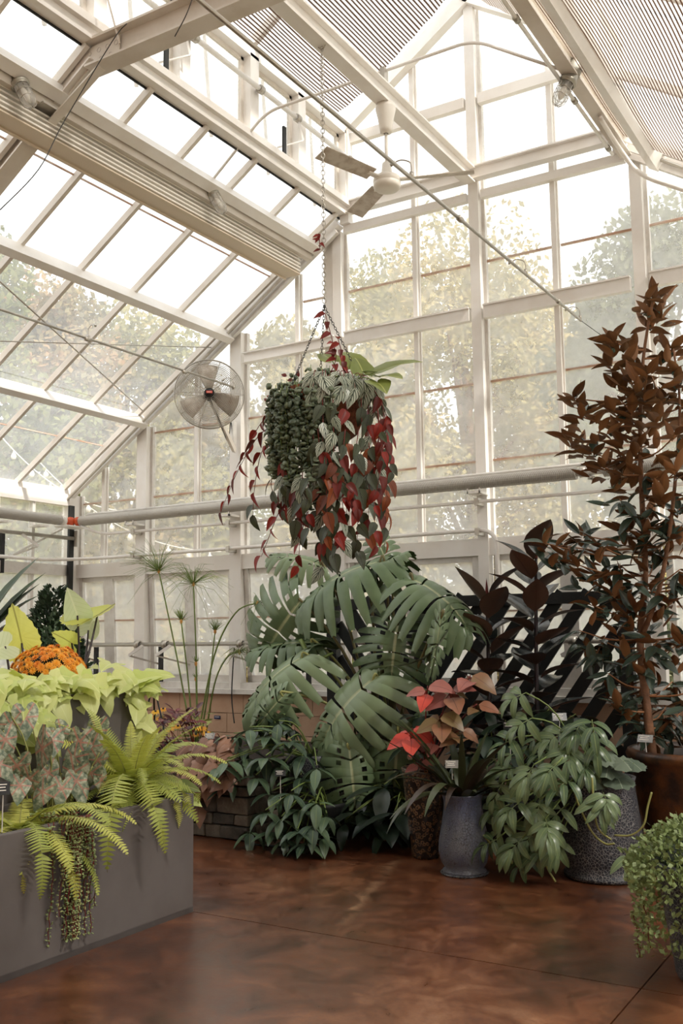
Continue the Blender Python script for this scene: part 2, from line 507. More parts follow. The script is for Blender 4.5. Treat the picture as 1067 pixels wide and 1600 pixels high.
# awning windows under the transom: one per bay
for i in range(len(PX) - 1):
    x0, x1 = PX[i] + .075, PX[i + 1] - .075
    wn = struct('window_%d' % (i + 1), None, ((x0 + x1) / 2, D, 2.19))
    def tilt(p):
        return Vector((p[0], D + .03 + (2.19 - p[2]) * .06 + p[1], p[2]))
    def fr(a0, a1, b0, b1, name, mat='alu', dy=.03):
        m = MB().b2(a0, a1, -dy, dy, b0, b1); m.v = [tilt(p) for p in m.v]
        return m.build(name, M[mat], wn)
    fr(x0, x0 + .055, 1.06, 2.19, 'stile'); fr(x1 - .055, x1, 1.06, 2.19, 'stile')
    fr(x0, x1, 2.14, 2.19, 'top_rail', 'alu', .02); fr(x0, x1, 1.06, 1.13, 'bottom_rail')
    xm = (x0 + x1) / 2
    mw = .07 if i in (0, 1, 3, 4) else .03
    fr(xm - mw, xm + mw, 1.1, 2.16, 'mullion')
    for a0, a1 in ((x0 + .055, xm - mw), (xm + mw, x1 - .055)):
        for b0, b1 in ((1.13, 1.70), (1.715, 2.14)):
            fr(a0, a1, b0, b1, 'pane', 'frost', .003)
        fr(a0, a1, 1.70, 1.715, 'lap_bar', 'rust', .008)

# ---- left wall
wl = struct('wall_left', 'low glazed side wall of the left aisle', (XL, 3, 0))
MB().b2(XL - .12, XL + .05, Y0, D, 0, .96).build('mortar_core', M['mortar'], wl)
me_bl = MB().box((0, 0, 0), (.05, bw - jt, bh - jt)).mesh('block', M['block'])
for r in range(5):
    y = D - .1 - bw / 2 - (bw / 2 if r % 2 else 0)
    while y > 5.2:
        link('block', me_bl, wl, Matrix.Translation((XL + .05, y, .005 + bh * (r + .5)))); y -= bw
MB().b2(XL - .14, XL + .14, Y0, D, .955, 1.0).build('sill', M['alu'], wl)
LY = [7.92, 6.82, 5.5, 4.2, 2.9, 1.6, .3, -1.0, -2.3]
for k, y in enumerate(LY):
    MB().b2(XL - .05, XL + .06, y - .07, y + .07, 1.0, 3.1).build('post', M['white'], wl)
MB().b2(XL + .06, XL + .09, 7.83, 7.9, 1.0, 3.0).build('dark_gap_strip', M['black'], wl)
MB().b2(XL - .08, XL + .05, Y0, D, 3.0, 3.13).build('eave_beam', M['white'], wl)
MB().b2(XL - .05, XL + .05, Y0, D, 2.21, 2.33).build('transom', M['alu'], wl)
for a, b in zip(LY[:-1], LY[1:]):
    ym = (a + b) / 2
    MB().b2(XL - .03, XL + .03, ym - .02, ym + .02, 1.0, 3.0).build('mullion', M['alu'], wl)
    for p, q in ((a, ym), (ym, b)):
        for z0, z1 in ((1.02, 2.21), (2.33, 3.0)):
            MB().b2(XL - .02, XL - .014, q + .02, p - .02, z0, z1).build('pane', M['frost'] if z0 < 2 else M['glass'], wl)
# ---- right wall (beyond the picture) and an unseen end wall, added solid to reduce light
wr = struct('wall_right', 'low glazed side wall of the right aisle', (XR, 3, 0))
MB().b2(XR, XR + .12, Y0, D, 0, .96).build('dwarf_wall', M['block'], wr)
MB().b2(XR - .05, XR + .08, Y0, D, 3.0, 3.13).build('eave_beam', M['white'], wr)
for a, b in zip(LY[:-1], LY[1:]):
    MB().b2(XR - .06, XR + .05, a - .07, a + .07, .96, 3.1).build('post', M['white'], wr)
    MB().b2(XR + .014, XR + .02, b + .02, a - .02, .98, 3.0).build('pane', M['glass'], wr)
wk = struct('wall_rear', 'plain peach end wall, unseen, added solid to reduce light', (XC, Y0, 0))
MB().b2(XL - .1, XR + .1, Y0 - .2, Y0, 0, 7.6).build('plaster', M['block'], wk)

# ---- roof
ce = struct('ceiling', 'glazed roof with white purlins, bars and a raised clerestory', (XC, 3, 5))
def slope_bar(x0, x1, y, off, w, h, name, mat, f=lambda x: x):
    return MB().bar((f(x0), y, rl(x0) + off), (f(x1), y, rl(x1) + off), w, h).build(name, mat, ce)
BY = [7.82 - .655 * k for k in range(17)]
for f in (lambda x: x, mir):
    left = f(0) == 0
    for k, y in enumerate(BY):
        if left or k % 2 == 0:
            slope_bar(-8.5, XCL - .02, y, .055, .035, .06, 'glazing_bar', M['tie'] if left else M['white'], f)
    for xp, w, h in ((-7.30, .07, .13), (-6.14, .075, .14), (-5.05, .09, .12)):
        MB().bar((f(xp), Y0, rl(xp) - .045), (f(xp), D - .1, rl(xp) - .045), w, h, (-RS * (1 if left else -1), 0, 1)).build('purlin', M['white'], ce)
    xs = [-8.5, -7.82, -7.30, -6.14, -5.56, -5.05, XCL]
    ys = [D] + BY if left else [D] + BY[1::4]
    for a, b in zip(ys[:-1], ys[1:]):
        for x0, x1 in zip(xs[:-1], xs[1:]):
            e = .004
            m = MB()
            q = [(f(x0 + e), b + .01, rl(x0 + e) + .085), (f(x1 - e), b + .01, rl(x1 - e) + .085), (f(x1 - e), a - .01, rl(x1 - e) + .085), (f(x0 + e), a - .01, rl(x0 + e) + .085)]
            m.v = [Vector(p) for p in q] + [Vector(p) + Vector((0, 0, .006)) for p in q]
            for idx in ((3, 2, 1, 0), (4, 5, 6, 7), (0, 1, 5, 4), (1, 2, 6, 5), (2, 3, 7, 6), (3, 0, 4, 7)): m.face(idx)
            m.build('pane', M['roofglass'], ce)
        if left and a > 3:
            for xp in (-7.82, -5.56):
                MB().bar((xp, b + .02, rl(xp) + .08), (xp, a - .02, rl(xp) + .08), .012, .012).build('lap_bar', M['rust'], ce)
    # eave member
    MB().b2(f(-8.52), f(-8.40), Y0, D, 3.06, 3.2).build('eave_plate', M['white'], ce)
    # clerestory: sill rail, head rail, posts, panes
    X = f(XCL)
    sg = 1 if left else -1
    MB().b2(X - .05, X + .05, Y0, D - .05, 5.585, 5.70).build('clerestory_sill', M['white'], ce)
    MB().b2(X - .062 * sg, X - .05 * sg, Y0, D - .05, 5.57, 5.585).build('black_gasket', M['black'], ce)
    MB().b2(X + .03 * sg, X + .09 * sg, Y0, D - .05, 5.66, 5.72).build('clerestory_sill_flange', M['white'], ce)
    MB().b2(X - .05, X + .05, Y0, D - .05, 6.42, 6.56).build('clerestory_head', M['white'], ce)
    cp = [7.95, 7.13, 6.40, 5.5, 4.6, 3.7, 2.8, 1.9, 1.0, .1, -.8, -1.7, -2.6]
    for y in cp:
        MB().b2(X - .05, X + .05, y - .06, y + .06, 5.7, 6.45).build('clerestory_post', M['white'], ce)
    for a, b in zip(cp[:-1], cp[1:]):
        y0, y1 = b + .06, a - .06
        n = .035
        for q in ((y0, y0 + n, 5.7, 6.42), (y1 - n, y1, 5.7, 6.42), (y0, y1, 5.7, 5.73), (y0, y1, 6.39, 6.42)):
            MB().b2(X - .025 * sg, X - .06 * sg, *q).build('vent_frame', M['tie'], ce)
        MB().b2(X - .045 * sg, X - .05 * sg, y0 + n, y1 - n, 5.73, 6.39).build('pane', M['glass'], ce)
        if left and a > 4:
            MB().bar((X - .2, (y0 + y1) / 2 + .18, 5.66), (X - .12, (y0 + y1) / 2 - .02, 6.45), .025, .025).build('vent_stay', M['tie'], ce)
    # upper roof
    xu = [XCL, -4.07, XC]
    yu = [D, 6.4, 4.6, 2.8, 1.0, -1.0, Y0]
    up = lambda x: 6.52 + .667 * (x - XCL)
    for y in yu[1:]:
        MB().bar((f(XCL), y, up(XCL) + .03), (f(XC), y, up(XC) + .03), .05, .07).build('upper_rafter', M['white'], ce)
    for a, b in zip(yu[:-1], yu[1:]):
        for x0, x1 in zip(xu[:-1], xu[1:]):
            m = MB(); q = [(f(x0), b + .02, up(x0) + .08), (f(x1), b + .02, up(x1) + .08), (f(x1), a - .02, up(x1) + .08), (f(x0), a - .02, up(x0) + .08)]
            m.v = [Vector(p) for p in q] + [Vector(p) + Vector((0, 0, .006)) for p in q]
            for idx in ((3, 2, 1, 0), (4, 5, 6, 7), (0, 1, 5, 4), (1, 2, 6, 5), (2, 3, 7, 6), (3, 0, 4, 7)): m.face(idx)
            m.build('pane', M['roofglass'], ce)
MB().bar((XC, Y0, 7.44), (XC, D, 7.44), .1, .12).build('ridge_beam', M['white'], ce)
MB().ibeam((XC, Y0, 5.625), (XC, D - .12, 5.625), .11, .15, .014).build('centre_beam', M['white'], ce)
MB().ibeam((XCR + .04, Y0, 5.5), (XCR + .04, D - .1, 5.5), .10, .15, .014).build('right_gutter_beam', M['tie'], ce)
# portal frames: horizontal tie, knee gusset with bolts, sloping rafter
for TY in (4.6, 1.0):
    zt = 5.50
    MB().ibeam((XCL - .02, TY, zt), (mir(XCL) + .02, TY, zt), .15, .20, .016).build('tie_beam', M['tie'], ce)
    for f in (lambda x: x, mir):
        left = f(0) == 0
        xk, zk = XCL + .04, zt
        MB().ibeam((f(-8.3), TY, rl(-8.3) + .0), (f(XCL - .02), TY, rl(XCL - .02) + .0), .14, .17, .014).build('frame_rafter', M['tie'], ce)
        # gusset plate, hexagonal, proud of both webs
        for dy in (-.02, .02):
            m = MB(); o = [(-.62, -.46), (-.52, -.20), (-.10, .06), (.26, .07), (.26, -.07), (-.02, -.09)]
            poly = [(f(XCL + a), zt + b) for a, b in o]
            n = len(poly)
            m.v = [Vector((x, TY + dy - .005, z)) for x, z in poly] + [Vector((x, TY + dy + .005, z)) for x, z in poly]
            m.face(list(range(n))); m.face([n + k for k in reversed(range(n))])
            for k in range(n): m.face((k, n + k, n + (k + 1) % n, (k + 1) % n))
            m.build('gusset_plate', M['tie'], ce)
        if left:
            MB().bar((XCL - .58, TY - .03, zt - .50), (XCL + .1, TY - .03, zt - .12), .07, .012).build('knee_flange', M['tie'], ce)
            for a, b in ((-.45, -.22), (-.40, -.30), (-.32, -.13), (-.27, -.21), (-.18, -.04), (-.13, -.12), (-.02, .02), (.07, .02), (.15, .02), (.23, .02), (0, -.05), (.09, -.05), (.18, -.05)):
                MB().lathe([(0, -.02), (.017, -.018), (.017, 0)], (XCL + a, TY - .027, zt + b), 8, Matrix.Rotation(-pi / 2, 3, 'X') @ Matrix.Scale(-1, 3)).build('bolt', M['bolt'], ce)
MB().bar((-5.28, 4.52, 5.18), (-5.05, 4.52, 5.18), .2, .012).build('bracket_plate', M['steel'], ce)

# ---- folded shade curtain on its pan, along the top of the left roof
st = thing('folded_shade_curtain', 'white folded shade curtain bundle running under the left roof slope', 'shade curtain', (-5.22, 3, 5.0))
MB().b2(-5.31, -5.13, -2.5, 7.72, 5.0, 5.012).b2(-5.315, -5.30, -2.5, 7.72, 4.985, 5.03).build('pan', M['curtain_pan'], st)
for k in range(5):
    z = 5.03 + k * .036
    MB().b2(-5.29 + .006 * k, -5.13, -2.5, 7.72, z, z + .014).build('slat', M['slat'], st)
MB().b2(-5.14, -5.08, -2.5, 7.85, 5.18, 5.30).build('top_rail', M['tie'], st)

# ---- shade cloths
def cloth(name, label, xa, za, xb, zb, y0, y1, nx, ny, sag, wav, seed):
    r = random.Random(seed); m = MB()
    L = sqrt((xb - xa) ** 2 + (zb - za) ** 2)
    for j in range(ny + 1):
        for i in range(nx + 1):
            u, v = i / nx, j / ny
            y = y0 + (y1 - y0) * v
            z = za + (zb - za) * u - sag * 4 * u * (1 - u) + wav * sin(v * 23 + u * 5) * sin(u * pi) + wav * .6 * sin(u * 40 + 3 * sin(v * 9))
            m.v.append(V(xa + (xb - xa) * u + wav * .7 * sin(v * 31 + u * 9), y, z))
    for j in range(ny):
        for i in range(nx):
            a = j * (nx + 1) + i
            m.face((a, a + 1, a + nx + 2, a + nx + 1), 0, [(L * (i + p) / nx, (y0 + (y1 - y0) * (j + q) / ny)) for p, q in ((0, 0), (1, 0), (1, 1), (0, 1))])
    o = m.build(name, M['cloth'], None, True)
    return tag(o, label, 'shade cloth')
cloth('shade_cloth', 'striped cream shade cloth under the right roof slope beside the caged lamp', XCR + .10, 5.47, 1.5, 3.25, -2.8, 7.62, 60, 60, .10, .012, 1)
cloth('shade_cloth', 'striped cream shade cloth under the upper roof left of the ridge', XCL + .12, 6.50, XC - .08, 7.26, -2.8, 7.66, 24, 70, .06, .012, 2)
cloth('shade_cloth', 'striped cream shade cloth under the upper roof right of the ridge', XC + .08, 7.26, XCR - .12, 6.46, -2.8, 7.55, 24, 70, .12, .012, 3)
# ================================================================== FIXTURES
def smooth_path(pts, n=6):
    pts = [Vector(p) for p in pts]; out = []
    for i in range(len(pts) - 1):
        p0, p1, p2, p3 = pts[max(i - 1, 0)], pts[i], pts[i + 1], pts[min(i + 2, len(pts) - 1)]
        for k in range(n):
            t = k / n
            out.append(.5 * ((2 * p1) + (-p0 + p2) * t + (2 * p0 - 5 * p1 + 4 * p2 - p3) * t * t + (-p0 + 3 * p1 - 3 * p2 + p3) * t ** 3))
    out.append(pts[-1]); return out
def bend(pts, r=.08, n=6):
    """polyline with rounded corners"""
    pts = [Vector(p) for p in pts]; out = [pts[0]]
    for i in range(1, len(pts) - 1):
        a, b, c = pts[i - 1], pts[i], pts[i + 1]
        u, w = (a - b).normalized(), (c - b).normalized()
        rr = min(r, (a - b).length * .45, (c - b).length * .45)
        p, q = b + u * rr, b + w * rr
        for k in range(n + 1):
            t = k / n
            out.append(p * (1 - t) ** 2 + b * 2 * t * (1 - t) + q * t * t)
    out.append(pts[-1]); return out

def fin_mat():
    t = NT('finned_heater')
    pos = t.n('NewGeometry').outputs['Position']
    sp = t.n('SeparateXYZ', i0=pos)
    w = t.math('SINE', t.math('MULTIPLY', t.math('ADD', t.math('ADD', sp.outputs[0], sp.outputs[1]), t.math('MULTIPLY', sp.outputs[2], .25)), 2 * pi / .016))
    col = t.mix(t.n('MapRange', Value=w, i1=-1, i2=1).outputs[0], lin((156, 150, 142)), lin((182, 177, 168)))
    p = t.n('BsdfPrincipled', Base_Color=col, Roughness=.5, Metallic=.2)
    b = t.n('Bump', Strength=.3, Distance=.003, Height=w); t.t.links.new(b.outputs[0], p.inputs['Normal'])
    return t.done(p.outputs[0])
M['fin'] = fin_mat()

# ---- heating pipe along the back wall
ZH, YH = 2.805, 7.80
hp = thing('heating_pipe', 'long grey finned heating pipe running along the back glass wall', 'heating pipe', (-4, YH, ZH))
for a, b in ((-8.12, -4.55), (-4.27, -2.50), (-2.27, 1.2)):
    MB().tube([(a, YH, ZH), (b, YH, ZH)], .056, 20).build('finned_section', M['fin'], hp, False)
for a, b in ((-4.56, -4.26), (-2.52, -2.25)):
    MB().tube([(a, YH, ZH), (b, YH, ZH)], .030, 12).build('pipe_link', M['white'], hp, True)
    MB().tube([(a + .05, YH, ZH), (a + .10, YH, ZH)], .045, 12).tube([(a + .12, YH, ZH - .045), (a + .17, YH, ZH - .06)], .02, 8).build('coupling', M['steel'], hp, True)
MB().tube([(-8.10, YH + .07, ZH + .075), (1.2, YH + .07, ZH + .075)], .018, 8).build('return_pipe', M['alu'], hp, True)
for x in (-7.38, -6.10, -4.86, -3.40, -1.95):
    MB().b2(x - .06, x + .06, YH - .03, D - .03, ZH - .095, ZH - .075).b2(x - .06, x - .05, YH - .03, YH - .01, ZH - .095, ZH - .05).b2(x + .05, x + .06, YH - .03, YH - .01, ZH - .095, ZH - .05).build('bracket', M['white'], hp)
c = thing('pipe_coupling', 'orange pipe coupling joining heating pipes at the corner', 'pipe fitting', (-8.2, 7.78, ZH))
MB().lathe([(.03, -.06), (.05, -.055), (.05, -.02), (.032, -.01), (.032, .01), (.05, .02), (.05, .055), (.03, .06)], (-8.13, 7.80, ZH), 12, Matrix.Rotation(pi / 2, 3, 'Y')).build('body', M['orange'], c, True)
MB().lathe([(.03, -.06), (.05, -.055), (.05, -.02), (.032, -.01), (.03, .06)], (-8.24, 7.72, ZH), 12, Matrix.Rotation(pi / 2, 3, 'X')).build('elbow', M['orange'], c, True)
for p in ((-8.07, 7.80, ZH), (-8.24, 7.65, ZH)):
    MB().lathe([(0, -.02), (.052, -.018), (.052, .018), (0, .02)], p, 14, Matrix.Rotation(pi / 2, 3, 'Y' if p[0] > -8.1 else 'X')).build('collar', M['plastic'], c, True)
MB().b2(-8.32, -8.1, 7.6, 7.9, ZH - .075, ZH - .06).build('shelf_bracket', M['white'], c)
h2 = thing('heating_pipe', 'short grey finned heating pipe along the left side wall', 'heating pipe', (-8.24, 4, ZH))
MB().tube([(-8.24, -2, ZH), (-8.24, 7.60, ZH)], .056, 20).build('finned_section', M['fin'], h2)
for y in (7.35, 6.82, 5.5, 4.2):
    MB().b2(-8.38, -8.2, y - .06, y + .06, ZH - .095, ZH - .075).build('bracket', M['white'], h2)

# ---- two slim water pipes: back wall, bending on to the left wall
for z, lab in ((2.645, 'upper slim cream water pipe under the heating pipe on the back wall'), (2.385, 'lower slim cream water pipe just above the transom of the back wall')):
    r = thing('water_pipe', lab, 'pipe', (-4, 7.85, z))
    if z > 2.5:
        pts = bend([(-8.10, 7.78, ZH - .06), (-7.85, 7.85, z), (1.2, 7.85, z)], .15)
    else:
        pts = bend([(-8.30, -2, z - .02), (-8.30, 7.5, z - .02), (-8.0, 7.85, z), (-3.62, 7.85, z + .012), (-3.235, 7.86, z + .012), (-3.235, 7.86, 1.0)], .16)
    MB().tube(pts, .019 if z < 2.5 else .016, 10).build('tube', M['white'], r, True)
    for x in (-7.38, -6.1, -4.86, -3.40):
        MB().b2(x - .02, x + .02, 7.82, D - .04, z - .03, z + .03).build('clip', M['steel'], r)
# ---- window operating shafts with arms
r = thing('window_shaft', 'grey steel operating shaft with folding arms below the back windows', 'window opener', (-6, 7.85, 1.445))
MB().tube([(-8.2, 7.85, 1.445), (1.0, 7.85, 1.445)], .022, 10).build('shaft', M['steel'], r, True)
for x in (-8.05, -7.30, -6.92, -5.95, -4.4, -2.6):
    MB().lathe([(.03, -.03), (.042, -.03), (.042, .03), (.03, .03)], (x, 7.85, 1.445), 12, Matrix.Rotation(pi / 2, 3, 'Y')).build('collar', M['steel'], r, True)
    a = V(x + .10, 7.84, 1.445); b = a + V(-.19, -.03, -.115); c2 = b + V(.27, .22, -.10)
    MB().bar(a, b, .014, .03).build('arm', M['alu'], r)
    MB().bar(b, c2, .010, .018).build('arm', M['steel'], r)
for x in (-7.04, -7.97, -5.2):
    MB().b2(x - .018, x + .018, 7.90, 7.94, 1.06, 1.42).build('black_seal', M['black'], r)
r = thing('window_shaft', 'grey steel operating shaft with folding arm on the left wall', 'window opener', (-8.33, 6, 2.63))
MB().tube([(-8.33, 2, 2.63), (-8.33, 7.93, 2.63)], .022, 10).build('shaft', M['steel'], r, True)
MB().b2(-8.38, -8.28, 7.90, 7.93, 2.54, 2.72).build('bearing_plate', M['alu'], r)
MB().bar((-8.33, 7.12, 2.64), (-8.25, 7.32, 2.50), .014, .03).build('arm', M['alu'], r)
MB().bar((-8.25, 7.32, 2.50), (-8.40, 6.97, 2.34), .010, .018).build('arm', M['steel'], r)
MB().b2(-8.40, -8.36, 6.93, 6.97, 2.2, 2.62).build('black_seal', M['black'], r)
MB().bar((-8.36, 7.75, 2.73), (-8.36, 7.0, 2.36), .02, .02).build('stay', M['alu'], r)

# ---- mist spray lines
def nozzle(parent, p, s=1):
    m = MB().tube([p, p + V(0, 0, .035)], .012, 8)
    m.tube(smooth_path([p + V(0, 0, .03), p + V(-.005, 0, .09), p + V(-.05 * s, -.02, .11), p + V(-.09 * s, -.03, .10)], 4), .0035, 5)
    m.tube([p + V(-.08 * s, -.028, .104), p + V(-.11 * s, -.035, .088)], .009, 6)
    m.build('nozzle', M['steel'], parent, True)
r = thing('mist_line', 'thin bare steel mist pipe slanting across under the ridge to the right', 'mist pipe', (-2.3, 5, 3.94))
XM, ZM = -2.3, 3.955
MB().tube([(XM, -1, ZM), (XM, 7.45, ZM)], .0105, 8).build('tube', M['steel'], r, True)
MB().tube([(XM, 7.45, ZM), (XM + .02, 7.93, ZM)], .003, 5).build('tail_wire', M['wire'], r)
for y in (4.55, 6.25, 7.43): nozzle(r, V(XM, y, ZM), 1)
for y in (5.15, 6.9): MB().tube([(XM, y, ZM), (XM, y + .05, ZM)], .017, 8).build('joint', M['steel'], r, True)
r = thing('mist_line', 'thin bare steel mist pipe ending in front of the round wall fan', 'mist pipe', (-5.5, 5, 3.8))
MB().tube([(-5.5, -1, 3.78), (-5.5, 7.16, 3.81)], .0105, 8).build('tube', M['steel'], r, True)
for y in (5.32, 7.14): nozzle(r, V(-5.5, y, 3.79), -1 if y < 6 else 1)
for y in (5.28, 6.42): MB().tube([(-5.5, y, 3.795), (-5.5, y + .05, 3.795)], .017, 8).build('joint', M['steel'], r, True)
# ---- clerestory opener shaft
r = thing('vent_shaft', 'cream vent opener shaft running in front of the clerestory windows', 'window opener', (-4.66, 6, 6.15))
MB().tube([(-4.66, -1, 6.13), (-4.66, 7.93, 6.13)], .022, 10).build('shaft', M['white'], r, True)
for y in (5.55, 6.42, 6.98, 7.9):
    MB().lathe([(.024, -.025), (.036, -.025), (.036, .025), (.024, .025)], (-4.66, y, 6.13), 10, Matrix.Rotation(pi / 2, 3, 'X')).build('collar', M['steel'], r, True)
for y in (5.42, 6.98):
    MB().bar((-4.66, y, 6.16), (-4.62, y + .03, 5.92), .012, .016).bar((-4.62, y + .03, 5.92), (-4.80, y - .12, 5.84), .012, .012).build('arm', M['white'], r)
    MB().b2(-4.72, -4.70, y - .16, y - .12, 5.72, 6.0).build('black_strip', M['black'], r)
# ---- steel brace cables of the left roof
for p, q, lab in (((-7.95, 6.2, 3.42), (-6.7, 8 - .12, 4.22), 0), ):
    pass
def cable(name, label, p, q, rad=.006, mat='steel'):
    return tag(MB().tube([p, q], rad, 6).build(name, M[mat], None, True), label, 'cable')
cable('brace_cable', 'diagonal steel brace cable crossing the left roof panes', atx(0, 440, -6.0), at(222, 641, 7.80), .007)
cable('brace_cable', 'level steel brace wire across the left roof above the mist pipe', atx(0, 533, -6.6), at(330, 543, 7.85), .005)

# ---- caged lamps and their conduit
def lamp(label, base, axis, conduit=None):
    t = thing('caged_lamp', label, 'lamp', base, 'caged vapour-tight lamps')
    a = Vector(axis).normalized(); q = a.to_track_quat('Z', 'Y').to_matrix()
    MB().lathe([(0, -.10), (.052, -.10), (.060, -.06), (.060, 0), (.05, .005)], base, 18, q).build('junction_box', M['grey_lamp'], t, True)
    MB().lathe([(.05, 0), (.056, .005), (.056, .055), (.066, .06), (.066, .078), (.056, .082), (.056, .092)], base, 18, q).build('collar', M['grey_lamp'], t, True)
    MB().lathe([(.048, .09), (.048, .20), (.043, .235), (.028, .258), (0, .268)], base, 16, q).build('glass_globe', M['lampglass'], t, True)
    MB().lathe([(.012, .09), (.012, .11), (.027, .14), (.027, .19), (.012, .215), (0, .22)], base, 10, q).build('bulb', M['plastic'], t, True)
    m = MB(); B = Vector(base)
    for k in range(8):
        an = pi * k / 4
        m.tube([B + q @ V(cos(an) * rr, sin(an) * rr, zz) for rr, zz in ((.053, .085), (.053, .20), (.047, .24), (.030, .266), (.004, .277))], .0022, 5)
    for zz in (.14, .20): m.torus(B + q @ V(0, 0, zz), .053, .0022, q, 18, 5)
    m.build('wire_cage', M['steel'], t, True)
    return t
L1 = V(-5.10, 6.28, 5.30)
lamp('caged glass lamp on the folded curtain rail in the middle of the left roof', L1, (.42, .10, -.75))
lamp('caged glass lamp cut by the left edge, high on the curtain rail', V(-5.10, 4.22, 5.27), (.42, .10, -.75))
L3 = V(XCR + .04, 6.50, 5.45)
lamp('caged glass lamp on the right gutter beam beside the striped cloth', L3, (-.28, -.25, -.75))
cw = thing('lamp_conduit', 'peaked cream conduit pipe crossing the roof between two caged lamps', 'conduit', (XC, 6.3, 5.7))
MB().tube(bend([L1 + V(.02, 0, .06), (-4.52, 6.3, 5.83), (-2.68, 6.36, 5.87), L3 + V(-.03, 0, .03)], .14, 8), .0125, 8).build('tube', M['white'], cw, True)
for x in (-3.42,): MB().b2(x - .02, x + .02, 6.30, 6.36, 5.69, 5.87).build('clamp', M['steel'], cw)
cw = thing('gutter_conduit', 'straight cream conduit clipped below the right gutter beam', 'conduit', (XCR, 4, 5.4))
MB().tube([(XCR - .03, -1, 5.405), (XCR - .03, 7.75, 5.405)], .014, 8).build('tube', M['white'], cw, True)
for y in (5.6, 6.75, 7.6): MB().tube([(XCR - .03, y, 5.405), (XCR - .03, y + .05, 5.405)], .022, 8).build('clip', M['grey_lamp'], cw, True)
tag(MB().tube(smooth_path([(XCR + .06, 7.1, 5.40), (XCR + .07, 7.72, 5.36), (XCR + .2, 7.78, 5.18), (XCR + .5, 7.78, 4.98), (XCR + 1.2, 7.78, 4.55)]), .02, 8).build('drain_pipe', M['white'], None, True), 'curved cream pipe leaving the end of the right gutter beam', 'pipe')
# dark lamp wires of the near frame
for k, (pts, lab) in enumerate((
    ([at(198, 37, 4.5), at(175, 65, 4.45), at(100, 190, 4.3), at(60, 265, 4.1), at(0, 328, 3.9)], 'thin dark wire hanging slack from the steel knee frame to the left edge'),
    ([at(302, -6, 4.5), at(290, 25, 4.48), at(273, 57, 4.5)], 'short dark wire dangling on the steel tie beam'))):
    tag(MB().tube(smooth_path(pts), .0035, 5).build('slack_wire', M['wire'], None, True), lab, 'wire')
tag(MB().bar(at(166, -10, 4.5), at(187, 68, 4.55), .012, .012).build('hanger_rod', M['tie'], None), 'slim steel hanger rod meeting the knee of the tie beam', 'rod')

# ---- ceiling fan
FX, FY = XC, 6.31
f = thing('ceiling_fan', 'white three-bladed ceiling fan hanging from the centre beam', 'ceiling fan', (FX, FY, 5.55))
MB().lathe([(0, 5.55), (.075, 5.55), (.08, 5.52), (.062, 5.44), (.05, 5.36), (.045, 5.33), (.018, 5.32)], (FX, FY, 0), 24).build('canopy', M['plastic'], f, True)
MB().tube([(FX, FY, 5.34), (FX, FY, 4.98)], .012, 10).build('downrod', M['plastic'], f, True)
MB().lathe([(.018, 5.09), (.032, 5.08), (.042, 5.0), (.045, 4.985)], (FX, FY, 0), 20).build('lower_cup', M['plastic'], f, True)
MB().lathe([(0, 4.995), (.06, 4.99), (.098, 4.965), (.104, 4.95), (.104, 4.925), (.100, 4.92), (.104, 4.915), (.102, 4.885), (.085, 4.868), (.05, 4.86), (0, 4.858)], (FX, FY, 0), 32).build('motor_housing', M['plastic'], f, True)
wr_ = ray(605, 280)
for k, tip in enumerate((at(537, 225, 6.85), at(738, 270, 6.55), at(543, 315, 5.92))):
    d = V(tip.x - FX, tip.y - FY, 0).normalized()
    sd_ = V(-d.y, d.x, 0)
    p0 = V(FX, FY, 4.945) + d * .10; p1 = V(FX, FY, 4.95) + d * .66
    m = MB()
    tw = V(0, 0, 1) * .018
    for p, w in ((p0 + d * .06, .055), (p1, .068)):
        for s in (-1, 1):
            for zz in (-.003, .003): m.v.append(p + sd_ * (w * s) + tw * s + V(0, 0, zz))
    m.f = [(0, 2, 6, 4), (1, 5, 7, 3), (0, 4, 5, 1), (2, 3, 7, 6), (0, 1, 3, 2), (4, 6, 7, 5)]; m.mi = [0] * 6; m.uv = [None] * 6
    bl_ = m.build('blade', M['fan_blade'], f)
    MB().bar(p0, p0 + d * .10, .045, .012).build('blade_iron', M['plastic'], bl_)

# ---- wall fan with cage
FC = at(327, 616, 7.32); FR = .335
wf = thing('wall_fan', 'round caged circulation fan on a bracket beside the hanging basket', 'fan', FC)
ax = (EYE - FC); ax.z *= .3; ax.normalize(); q = ax.to_track_quat('Z', 'Y').to_matrix()
m = MB()
for side in (1, -1):
    for k in range(20):
        rr = .05 + (FR - .05) * k / 19
        zz = side * (.075 * sqrt(max(0, 1 - (rr / FR) ** 2)) + .012)
        m.torus(FC + q @ V(0, 0, zz), rr, .0024, q, 40, 4)
    for k in range(10):
        an = 2 * pi * k / 10
        m.tube([FC + q @ V(cos(an) * rr, sin(an) * rr, side * (.075 * sqrt(max(0, 1 - (rr / FR) ** 2)) + .012)) for rr in (.05, .12, .2, .27, .31, FR)], .0028, 4)
m.build('wire_cage', M['steel'], wf, True)
MB().torus(FC, FR, .006, q, 48, 6).build('rim', M['steel'], wf, True)
for k in range(3):
    m = MB(); a0 = radians(95 + 120 * k)
    n = 6
    for i in range(n + 1):
        for j in range(4):
            rr = .05 + .24 * j / 3; an = a0 + (i / n - .5) * (1.05 - .1 * j)
            m.v.append(FC + q @ V(cos(an) * rr, sin(an) * rr, .035 * (i / n - .5) * 2))
    for i in range(n):
        for j in range(3):
            a = i * 4 + j; m.face((a, a + 1, a + 5, a + 4))
    o = m.build('blade', M['fan_blade'], wf, True)
    sm = o.modifiers.new('thick', 'SOLIDIFY'); sm.thickness = .003
hbd = MB().lathe([(0, .118), (.036, .115), (.038, .095), (.038, .085)], FC, 24, q).build('hub_badge', M['black'], wf, True)
